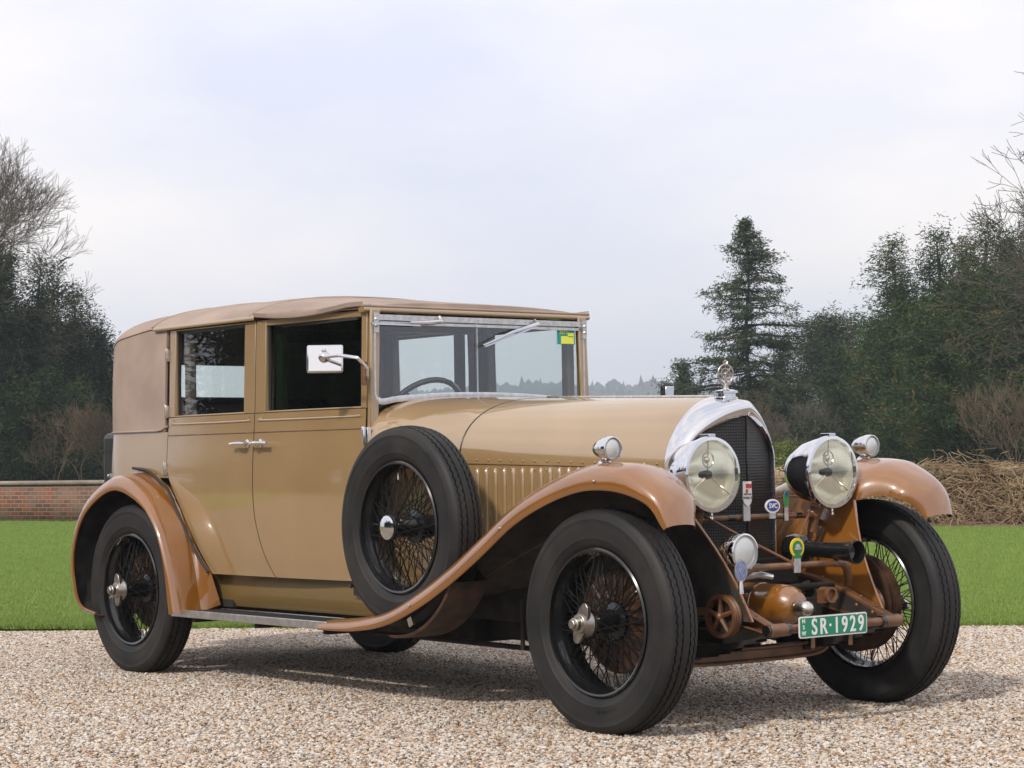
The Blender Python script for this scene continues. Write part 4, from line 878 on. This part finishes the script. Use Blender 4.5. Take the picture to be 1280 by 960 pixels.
# rear wings
RL=resamp([(-.25,.285),(-.40,.315),(-.462,.40),(-.478,.576),(-.36,.765),(-.10,.882),(.12,.853),(.31,.745),(.415,.558),(.47,.305)],6)
for s in (-1,1):
    rows=[]; N=len(RL)
    for i,(x,z) in enumerate(RL):
        a_=np.array(RL[max(0,i-1)]); b_=np.array(RL[min(N-1,i+1)]); t=unit(b_-a_); n_=np.array([-t[1],t[0]])
        H=ip(i,[(0,.02),(8,.045),(20,.065),(30,.082),(36,.056),(42,.026),(48,.030),(N-1,.05)])
        ext_=ip(i,[(0,.0),(14,.0),(26,.3),(40,.55),(N-1,.35)])*.12
        prof=[(.838,-.02),(.845,.0),(.848,.15),(.845,.4),(.832,.68),(.81,.87),(.78,.97),(.74,1.02),(.70,1.04),(.66,.98),(.62,.85),(.60,.7)]
        rows.append([(x+n_[0]*H*h,s*y,z+n_[1]*H*h) for y,h in prof])
    m=MB(); m.grid(rows,flip=(s<0)); fw=part(m,'rear_wing',['brown','under'],recalc=False,solid=.004,moff=1,smooth=70)
    # inner arch lining (dark)
    m=MB(); m.grid([[r[-1],(r[-1][0]*.98,s*.5,r[-1][2]),(r[-1][0]*.9,s*.5,min(r[-1][2],.5))] for r in rows]); part(m,'arch_lining','under',fw)
    pp=[(-.109,.993),(.041,.977),(.15,.93),(.234,.883),(.352,.738),(.468,.589),(.556,.50)]
    m=MB(); m.tube([(x,s*(ys(x,z)+.019),z) for x,z in resamp(pp,5)],.0075,6); part(m,'wing_piping','rubbermat',fw)
    # infill between wing and body bead
    rows2=[]; P2=resamp(pp,5); crest=[r[9] for r in rows]
    cr2=[c for c in crest if c[2]>.30]
    st=[k for k,c in enumerate(crest)]
    i0=min(range(N),key=lambda k:abs(crest[k][0]-(-.109))+abs(crest[k][2]-.97)); i1=N-2
    for q,(x,z) in enumerate(P2):
        t=q/(len(P2)-1); f_=i0+(i1-i0)*t; k=int(f_); w_=f_-k; k2=min(N-1,k+1)
        A=np.array(rows[k][8])*(1-w_)+np.array(rows[k2][8])*w_; B=np.array([x,s*(ys(x,z)+.001),z])
        rows2.append([tuple(A*(1-v)+B*v-np.array([0,s*.006*math.sin(PI*v),0])) for v in np.linspace(0,1,6)])
    # continue down to the running board
    B2=np.array([.565,s*.62,.345]); A2=np.array(rows[N-1][8]); rows2.append([tuple(A2*(1-v)+B2*v) for v in np.linspace(0,1,6)])
    m=MB(); m.grid(rows2,flip=(s>0)); part(m,'wing_web','brown',fw,recalc=False,solid=.003,smooth=80)
    m=MB(); m.box((.545,s*.59,.42),(.20,.02,.17)); part(m,'wing_stay','dark',fw)
# ---------------------------------------------------------------- wheels
def wheel(name,c,s,drum=True,nut=0,spare=False):
    c=np.array(c,float); ax=(0,s,0)
    A=lambda pr:[(r,a) for r,a in pr]
    rim=[(.270,.058),(.272,.064),(.266,.069),(.259,.066),(.256,.056),(.256,.044),(.243,.032),(.239,.0),(.243,-.032),(.256,-.044),(.256,-.056),(.259,-.066),(.266,-.069),(.272,-.064),(.270,-.058),(.262,-.045),(.25,-.03),(.246,0),(.25,.03),(.262,.045)]
    m=MB(); m.rev(rim+[rim[0]],c,ax,72); wo=part(m,name,'black',smooth=50)
    tr_=[(.268,.052),(.276,.060),(.290,.068),(.302,.0715),(.304,.0735),(.308,.0735),(.311,.0735),(.335,.0765),(.355,.0765),(.372,.0745),(.3745,.0757),(.378,.0745),(.390,.070),(.4005,.0635),(.4035,.061)]
    tread=[(.4065,.058),(.4075,.0525),(.4085,.0455),(.3995,.0445),(.3995,.0385),(.4105,.0375),(.4125,.028),(.4130,.0215),(.4035,.0205),(.4035,.0145),(.4140,.0135),(.415,.0)]
    half=tr_+tread; prof=half+[(r,-a) for r,a in half[-2::-1]]
    nh=len(prof); zig={i for i in range(nh) if abs(prof[i][1])<.046 and prof[i][0]<.4135}
    sgn=lambda i: 1 if prof[i][1]>0 else -1
    shoulder={i for i in range(nh) if .4034<prof[i][0]<.407 and abs(prof[i][1])>.055}
    def wob(k,i):
        if i in zig: return .0024 if (k//2)%2 else -.0024
        if i in shoulder: return -.0022*sgn(i) if k%2 else 0
        return 0
    m=MB(); m.rev(prof+[(.262,-.045),(.262,.045),prof[0]],c,ax,320,wob=wob); part(m,'tyre','rubber',wo,smooth=38)
    # hub & spokes
    m=MB(); m.rev([(0,-.10),(.05,-.10),(.055,-.06),(.068,-.035),(.068,-.022),(.045,-.015),(.040,.05),(.043,.085),(.052,.095),(.052,.105),(.036,.112),(0,.112)],c,ax,28); part(m,'hub','black',wo)
    m=MB(); _,u,v=frame(ax); a_=np.array(ax,float)
    def sp(r0,a0,t0,r1,a1,t1,r=.0021):
        p=c+a_*a0+r0*(u*math.cos(t0)+v*math.sin(t0)); q=c+a_*a1+r1*(u*math.cos(t1)+v*math.sin(t1)); m.tube([p,q],r,5)
    for k in range(12):
        t=2*PI*k/12
        sp(.050,.100,t,.244,.018,t+.62); sp(.050,.100,t+.26,.244,.026,t+.26-.62)
    for k in range(24):
        t=2*PI*k/24
        sp(.064,-.024,t,.243,-.004,t+.42); sp(.066,-.032,t+.13,.244,-.018,t+.13-.42)
    for k in range(12): 
        t=2*PI*k/12+.1; sp(.045,.06,t,.241,.006,t+.5); sp(.045,.055,t+.1,.241,.0,t+.1-.5)
    part(m,'spokes','spoke',wo)
    m=MB(); 
    for k in range(5 if spare else 3):
        t=.6+k*2*PI/(5 if spare else 3); d=u*math.cos(t)+v*math.sin(t); m.tube([c+d*.236+a_*.004,c+d*.200+a_*.012],.006,8)
    part(m,'rim_valve','nickel',wo)
    if spare:
        m=MB(); m.rev([(0,.124),(.040,.122),(.049,.116),(.051,.108),(.049,.10),(0,.10)],c,ax,32); part(m,'hub_cap','chrome',wo)
    else:
        m=MB(); m.rev([(0,.172),(.020,.172),(.024,.168),(.024,.150),(.034,.148),(.038,.135),(.046,.118),(.05,.108),(0,.108)],c,ax,28)
        # two ears
        e0=u*math.cos(nut)+v*math.sin(nut); e1=-u*math.sin(nut)+v*math.cos(nut)
        prof2=[]
        for k in range(28):
            t=2*PI*k/28; r=.036+.040*abs(math.cos(t))**7; prof2.append(c+a_*.122+e0*r*math.cos(t)*1.05+e1*r*math.sin(t)*1.0)
        m.prism(prof2,a_*.016)
        m.rev([(0,.182),(.017,.182),(.019,.178),(.019,.17),(0,.17)],c,ax,6)
        part(m,'knock_off_nut','pewter',wo,bevel=.002,smooth=35)
    if drum:
        m=MB(); pr=[(0,-.035),(.12,-.036),(.185,-.040)]
        for k in range(5): pr+=[(.192,-.045-k*.012),(.192,-.050-k*.012),(.186,-.051-k*.012),(.186,-.056-k*.012)]
        pr+=[(.196,-.106),(.196,-.114),(.18,-.118),(.05,-.125),(0,-.125)]
        m.rev(pr,c,ax,48); part(m,'brake_drum','drum',wo,smooth=30)
        m=MB()
        for k in range(16): t=2*PI*k/16; d=u*math.cos(t)+v*math.sin(t); m.tube([c+d*.09-a_*.030,c+d*.18-a_*.034],.005,5)
        part(m,'drum_ribs','drum',wo)
    return wo
WZ=.406; XF=3.433
front=wheel('wheel',(XF,-.712,WZ),-1,nut=R(68)); wheel('wheel',(XF,.712,WZ),1,nut=R(20))
wheel('wheel',(0,-.724,WZ),-1,nut=R(92)); wheel('wheel',(0,.724,WZ),1,nut=R(40))
spw=wheel('spare_wheel',(2.211,-.714,.7345),-1,drum=False,spare=True)
# sidewall lettering
for wo,c,t0 in ((front,(XF,-.712,WZ),-1.52),(spw,(2.211,-.714,.7345),-1.35)):
    m=MB(); c=np.array(c)
    for k,ch in enumerate('DUNLOP'):
        t=t0+k*.062; d=np.array([math.cos(t),0,math.sin(t)]); tg=np.array([-math.sin(t),0,math.cos(t)])
        add_text(m,ch,.021,c+d*.325+np.array([0,-.0762,0]),-tg*-1,-d,.001)
    part(m,'sidewall_lettering','rubber',wo)
# spare wheel well
m=MB(); rows=[]
for k in range(25):
    t=R(266)+R(66)*k/24; rows.append([(2.211+r*math.cos(t),y,.7345+r*math.sin(t)) for r,y in ((.438,-.806),(.448,-.800),(.450,-.70),(.448,-.62),(.36,-.61))])
m.grid(rows); part(m,'spare_wheel_well',['well'],solid=.004)
m=MB(); m.box((2.35,-.815,.36),(.03,.012,.035),rot=Matrix.Rotation(R(-25),3,'Y')); part(m,'wing_bracket','nickel')
m=MB(); m.tube([(2.211,-.60,.7345),(2.211,-.45,.7345)],.03,10); m.box((2.211,-.50,.60),(.05,.04,.4)); part(m,'spare_carrier','dark')
m=MB(); m.box((1.69,-.61,.455),(.04,.03,.05)); m.ball((1.66,-.63,.47),.01,8); part(m,'jack_socket','black')
# ---------------------------------------------------------------- lamps
def lamp(name,c,r,L,lens='lens',detail=True,body='chrome'):
    o=np.array(c,float); m=MB()
    m.rev([(r*.89,-.006),(r*.92,.008),(r*1.0,.006),(r*1.03,-.004),(r*1.02,-.018),(r*.96,-.024),(r*.965,-.03),(r*.95,-L*.25),(r*.86,-L*.5),(r*.62,-L*.78),(r*.32,-L*.95),(0,-L)],o,(1,0,0),48)
    lo=part(m,name,body,smooth=40)
    m=MB(); m.rev([(r*.93,-.006)]+[(r*k,-.006-L*.72*(1-k*k)) for k in (.92,.8,.65,.5,.35,.2,.08,0)],o,(1,0,0),48); part(m,'reflector','reflector',lo)
    m=MB(); m.rev([(r*.90,-.002),(r*.7,.006),(r*.35,.011),(0,.013)],o,(1,0,0),48); part(m,'lamp_lens',lens,lo)
    if detail:
        m=MB(); m.rev([(0,0),(.014,0),(.018,-.01),(.012,-.05),(0,-.05)],o+np.array([-.012,0,.0]),(1,0,0),14,mi=0)
        for t in (R(215),R(325),R(90)):
            d=np.array([0,math.cos(t),math.sin(t)]); m.tube([o+np.array([-.025,0,0]),o+d*r*.9+np.array([-.018,0,0])],.003,6,mi=1)
        m.tube([o+np.array([-.02,.028*math.cos(2*PI*k/20),.055+.028*math.sin(2*PI*k/20)]) for k in range(21)],.0035,6,mi=1,cap=False); m.ball(o+np.array([-.03,0,.055]),.014,12,mi=1)
        part(m,'bulb_holder',['leather','nickel'],lo)
        m=MB(); m.box(o+np.array([-.02,0,r*1.02]),(.05,.035,.018)); m.tube([o+np.array([-.006,0,-r*1.02]),o+np.array([-.006,0,-r*1.14])],.005,8); m.ball(o+np.array([-.006,0,-r*1.16]),.008,8); part(m,'lamp_clip','chrome',lo,bevel=.004)
    return lo
for s in (-1,1):
    hl=lamp('headlight',(3.585,s*.325,.934),.140,.225)
    m=MB(); m.tube([(3.50,s*.325,.80),(3.49,s*.32,.76),(3.48,s*.31,.70)],[.03,.022,.018],10); m.tube([(3.49,s*.31,.77),(3.42,s*.40,.74)],.014,8); m.ball((3.49,s*.315,.77),.028,12); m.tube([(3.45,s*.34,.70),(3.52,s*.27,.60)],.008,6); m.tube([(3.47,s*.33,.73),(3.42,s*.30,.55),(3.40,s*.30,.50)],.012,8)
    part(m,'headlight_bracket','brownmat')
    sl_=lamp('side_lamp',(3.452,s*.70,1.036),.044,.10,'frost',False)
    m=MB(); m.rev([(0,0),(.03,0),(.024,.01),(.010,.02),(.010,.05),(0,.05)],(3.41,s*.70,.978),(0,0,1),16); part(m,'lamp_stalk','chrome',sl_)
lamp('fog_lamp',(3.735,-.315,.650),.068,.12,'frost',False)
# bars, dumb irons
m=MB(); m.tube([(3.50,-.30,.768),(3.50,.31,.768)],.0115,12); m.tube([(3.50,-.17,.768),(3.50,-.13,.768)],.0125,12,mi=1); m.tube([(3.50,.20,.768),(3.50,.23,.768)],.0125,12,mi=1)
part(m,'lamp_bar',['brownmat','black'])
m=MB(); m.tube([(3.70,-.30,.588),(3.70,.205,.588)],.013,12); m.tube([(3.70,-.04,.588),(3.70,.0,.588)],.0165,12); m.tube([(3.70,-.03,.60),(3.62,-.15,.675)],.0055,8); m.tube([(3.69,-.02,.60),(3.60,.11,.68),(3.54,.24,.78)],.0045,8); m.tube([(3.62,-.15,.675),(3.50,-.31,.79)],.0045,8); part(m,'badge_bar','brownmat')
for s in (-1,1):
    m=MB(); m.tube([(3.70,s*.20,.588),(3.70,s*.245,.588),(3.695,s*.275,.57),(3.68,s*.30,.53),(3.67,s*.31,.50)],[.016,.018,.018,.016,.014],8)
    top=[(3.30,.55),(3.45,.535),(3.60,.50),(3.70,.462),(3.80,.420),(3.885,.385)]; bot=[(3.30,.43),(3.45,.425),(3.60,.40),(3.70,.385),(3.80,.370),(3.885,.352)]
    top=resamp(top,4); bot=resamp(bot,4)
    rows=[[(a[0],s*.30,a[1]),(a[0],s*.345,a[1]),(a[0],s*.345,a[1]-.006),(a[0],s*.306,a[1]-.006),(b_[0],s*.306,b_[1]+.006),(b_[0],s*.345,b_[1]+.006),(b_[0],s*.345,b_[1]),(b_[0],s*.30,b_[1])] for a,b_ in zip(top,bot)]
    m.grid(rows,cu=True)
    m.tube([(3.885,s*.265,.372),(3.885,s*.35,.372)],.024,12); 
    for x,z in ((3.62,.45),(3.72,.425),(3.80,.40),(3.52,.47)): m.ball((x,s*.30,z),.009,8); m.ball((x,s*.325,ip(x,[(a,b) for a,b in top])+.002),.007,8)
    di=part(m,'dumb_iron','brownmat',bevel=.002)
    m=MB(); m.grid([[(a[0],s*.2975,a[1]-.012),(a[0],s*.2975,b_[1]+.010)] for a,b_ in zip(top[:-3],bot[:-3])]); part(m,'web_plate','dark',di)
    m=MB(); m.tube([(3.885,s*.245,.372),(3.885,s*.268,.372)],.023,12); m.tube([(3.885,s*.348,.372),(3.885,s*.362,.372)],.02,12); part(m,'spring_eye','black',di)
    m=MB(); 
    for k in range(6):
        L=1-.14*k; pts=[]
        for j in range(13):
            t=-1+2*j/12; t*=L; x=3.43+.45*t; z=.36-.062*(1-t*t)-.0075*k; pts.append([(x,s*.29,z),(x,s*.345,z),(x,s*.345,z-.008),(x,s*.29,z-.008)])
        m.grid(pts,cu=True)
    m.box((3.43,s*.318,.265),(.07,.075,.05)); part(m,'leaf_spring','dark')
    m=MB(); cc_=np.array([3.69,s*.385,.418]); m.rev([(.080,-.018),(.080,-.010),(.074,-.006),(.080,-.002),(.080,.004),(.074,.008),(.080,.012),(.079,.018),(.066,.019),(.064,.006),(.064,-.018),(.08,-.018)],cc_,(0,s,0),36)
    for k in range(5):
        t=2*PI*k/5+.3; d=np.array([math.cos(t),0,math.sin(t)]); m.tube([cc_+np.array([0,s*.014,0]),cc_+d*.068+np.array([0,s*.012,0])],[.012,.007],6)
    m.ball(cc_+np.array([0,s*.016,0]),.017,12); m.box((3.56,s*.375,.43),(.26,.012,.028),rot=Matrix.Rotation(R(-4),3,'Y')); sh=part(m,'shock_absorber','brownmat',smooth=30)
    m=MB(); m.rev([(0,-.004),(.064,-.004),(.064,-.010),(0,-.010)],cc_,(0,s,0),24); part(m,'friction_disc','dark',sh)
    # front wing rear-of-wheel shield already in valance; stays
    m=MB(); m.tube([(3.3,s*.38,.46),(3.33,s*.62,.50),(3.36,s*.63,.41)],.018,8); part(m,'steering_arm','brownmat')
m=MB(); m.tube([(3.885,-.25,.372),(3.885,.25,.372)],.0165,14); part(m,'front_cross_tube','brownmat')
m=MB() # axle H beam
path=[(-.62,.40),(-.55,.385),(-.47,.335),(-.40,.275),(-.32,.245),(0,.240),(.32,.245),(.40,.275),(.47,.335),(.55,.385),(.62,.40)]
path=resamp(path,5); rows=[]
for i,(y,z) in enumerate(path):
    a_=np.array(path[max(0,i-1)]); b_=np.array(path[min(len(path)-1,i+1)]); t=unit(b_-a_); n_=np.array([-t[1],t[0]])
    pr=[(.03,.030),(-.03,.030),(-.03,.020),(-.008,.016),(-.008,-.016),(-.03,-.020),(-.03,-.030),(.03,-.030),(.03,-.020),(.008,-.016),(.008,.016),(.03,.020)]
    rows.append([(3.443+dx,y+n_[0]*h,z+n_[1]*h) for dx,h in pr])
m.grid(rows,cu=True); part(m,'front_axle','brownmat',bevel=.002)
m=MB(); m.tube([(3.30,-.6,.30),(3.30,.6,.30)],.012,8); part(m,'track_rod','dark')
# generator / supercharger drum
m=MB(); m.rev([(0,0.10),(.02,.098),(.05,.088),(.068,.066),(.076,.035),(.078,0),(.078,-.09),(.081,-.092),(.081,-.104),(.078,-.106),(.078,-.32),(0,-.32)],(3.70,-.095,.445),(1,0,0),36); part(m,'dynamo','brown',smooth=30)
m=MB(); m.rev([(0,.036),(.014,.034),(.026,.024),(.030,.008),(.030,-.03),(0,-.03)],(3.83,-.105,.437),(1,0,0),20); part(m,'starter_cap','nickel')
m=MB(); m.rev([(.022,0),(.030,.0),(.030,-.05),(.022,-.05),(.022,0)],(3.78,.10,.475),(1,0,0),20); m.box((3.75,.10,.47),(.03,.07,.05)); part(m,'starting_handle_guide','brownmat')
m=MB(); m.box((3.38,0,.44),(.12,.62,.12)); m.box((3.48,.08,.40),(.22,.34,.10)); m.tube([(3.5,.28,.5),(3.3,.0,.33)],.02,8); m.box((3.40,0,.555),(.10,.52,.10)); m.tube([(3.60,-.30,.50),(3.60,.30,.50)],.012,8); m.box((3.42,-.12,.33),(.30,.30,.05)); part(m,'crankcase','dark',bevel=.01)
m=MB(); m.tube([(3.62,-.22,.553),(3.66,-.17,.56),(3.70,-.13,.55)],[.018,.014,.01],8); part(m,'hose','alu')
# horn
m=MB(); m.rev([(.042,.285),(.045,.285),(.046,.275),(.040,.265),(.034,.20),(.030,.12),(.030,.05),(.034,.03),(.05,.02),(.058,-.02),(.05,-.06),(.0,-.065)],(3.53,.20,.640),(1,0.02,-.03),28); m.rev([(.042,.285),(.036,.24),(.0,.22)],(3.53,.20,.640),(1,.02,-.03),28); part(m,'horn','black',smooth=40)
# number plate
m=MB(); pl=np.array([3.912,-.042,.377]); ux=unit([0,1,0]); ux=unit([0,1,.0]); uy=np.array([0,0,1.]); W,Hh=.362,.078
def rrect(w_,h,r,o,x,n=5):
    pts=[]
    for cx,cy,a0 in ((w_/2-r,h/2-r,0),(-w_/2+r,h/2-r,90),(-w_/2+r,-h/2+r,180),(w_/2-r,-h/2+r,270)):
        for k in range(n+1):
            a=R(a0+90*k/n); pts.append(np.array([x,o[1]+cx+r*math.cos(a),o[2]+cy+r*math.sin(a)]))
    return pts
m.prism(rrect(W,Hh,.010,pl,pl[0]),(.003,0,0),mi=0); m.prism(rrect(W-.010,Hh-.010,.007,pl,pl[0]+.003),(.0012,0,0),mi=1)
npl=part(m,'number_plate',['white','plategreen'])
m=MB(); X=pl[0]+.0044; 
for ch,dy in (('S',-.103),('R',-.055),('1',.015),('9',.058),('2',.102),('9',.146)): add_text(m,ch,.082,(X,pl[1]+dy,pl[2]-.003),(0,1,0),(0,0,1),.0008,bold=.001,sx=.80); add_text(m,ch,.082,(X+.0002,pl[1]+dy+.0016,pl[2]-.003),(0,1,0),(0,0,1),.0008,bold=.001,sx=.80)
add_text(m,'•',.045,(X,pl[1]-.018,pl[2]),(0,1,0),(0,0,1),.0008)
for ch,dz in (('N',.022),('S',0),('W',-.022)): add_text(m,ch,.021,(X,pl[1]-.158,pl[2]+dz),(0,1,0),(0,0,1),.0008,bold=.0005)
part(m,'plate_lettering','white',npl)
m=MB()
for y in (-.12,.08): m.box((3.905,pl[1]+y+.02,.325),(.005,.02,.055))
m2=part(m,'plate_bracket','brownmat',npl,bevel=.002)
m=MB()
for dy in (-.10,.125): m.ball((X,pl[1]+dy,pl[2]+.033),.004,8)
part(m,'plate_screw','nickel',npl)
# badges
def disc(m,c,ry,rz,x0,th,mi,n=28): m.prism([(x0,c[0]+ry*math.cos(2*PI*k/n),c[1]+rz*math.sin(2*PI*k/n)) for k in range(n)],(th,0,0),mi)
m=MB(); cy=-.083; m.box((3.518,cy,.79),(.006,.036,.07),mi=1); m.prism([(3.522,cy-.022,.905),(3.522,cy-.024,.84),(3.522,cy-.018,.822),(3.522,cy,.81),(3.522,cy+.018,.822),(3.522,cy+.024,.84),(3.522,cy+.022,.905)],(.004,0,0),mi=0)
m.box((3.527,cy+.006,.888),(.002,.028,.016),mi=2); m.box((3.527,cy-.004,.868),(.002,.010,.014),mi=2); add_text(m,'VINTAGE',.010,(3.527,cy,.856),(0,1,0),(0,0,1),.0004,mi=3); add_text(m,'WSBCA',.014,(3.527,cy,.842),(0,1,0),(0,0,1),.0004,mi=3)
part(m,'shield_badge',['white','alu','red','leather'],bevel=0)
m=MB(); cy=.058; m.box((3.515,cy,.775),(.006,.034,.03),mi=1); disc(m,(cy,.808),.040,.027,3.516,.004,0); disc(m,(cy,.808),.032,.020,3.520,.0015,2); add_text(m,'SVC',.026,(3.523,cy,.808),(0,1,0),(0,0,1),.0006,mi=0,bold=.0004); part(m,'oval_badge',['white','alu','blue'])
m=MB(); cy=.133; m.box((3.515,cy,.775),(.008,.022,.05),mi=1); disc(m,(cy,.835),.016,.036,3.514,.005,1); disc(m,(cy,.835),.013,.032,3.519,.002,0); disc(m,(cy,.852),.007,.009,3.521,.002,2); part(m,'leaf_badge',['green','nickel','blue'])
m=MB(); cy=-.022; m.box((3.718,cy,.592),(.006,.036,.06),mi=3); m.box((3.722,cy,.622),(.003,.036,.014),mi=1); disc(m,(cy,.655),.036,.037,3.717,.005,0); disc(m,(cy,.655),.026,.027,3.722,.002,1); disc(m,(cy,.658),.012,.012,3.724,.002,3); m.box((3.7255,cy,.652),(.002,.036,.008),mi=3); part(m,'round_badge',['yellow','green','white','alu'])
m=MB(); cy=-.40; m.tube([(3.80,-.40,.505),(3.80,-.40,.55)],[.012,.008],10,mi=1); disc(m,(-.40,.588),.032,.040,3.798,.006,1); disc(m,(-.40,.588),.029,.036,3.804,.002,0); add_text(m,'W',.03,(3.8065,-.40,.588),(0,1,0),(0,0,1),.0006,mi=1); part(m,'blue_oval_badge',['bluegrey','alu'])
# mirrors
for s in (-1,1):
    m=MB(); a=s*.80
    if s<0:
        m.box((1.735,a,1.443),(.155,.016,.122),rot=Matrix.Rotation(R(51),3,'Z')@Matrix.Rotation(R(-9),3,'X')); mo=part(m,'wing_mirror','chrome',bevel=.012)
        m=MB(); m.rev([(0,.02),(.012,.018),(.022,.008),(.025,0)],(1.741,a-.008,1.450),(.78,-.63,0),16); m.tube([(1.75,a-.018,1.45),(1.86,a-.02,1.452),(1.93,a+.03,1.44),(1.90,a+.10,1.40),(1.83,a+.15,1.36)],.008,8); m.rev([(0,.006),(.008,.004),(.01,0)],(1.742,a-.010,1.478),(.78,-.63,0),10)
        part(m,'mirror_arm','chrome',mo)
        m=MB(); m.tube([(1.812,-.652,1.33),(1.812,-.652,1.43)],.014,10); part(m,'mirror_bracket','brownmat',mo)
    else:
        m=MB(); m.box((2.03,.90,1.315),(.03,.075,.075)); mo=part(m,'wing_mirror','black',bevel=.014); m=MB(); m.box((2.046,.90,1.310),(.006,.052,.045)); part(m,'mirror_back','chrome',mo,bevel=.003)
        m=MB(); m.tube([(2.02,.88,1.29),(1.93,.78,1.18),(1.82,.66,1.15)],.007,8); part(m,'mirror_arm','chrome',mo)
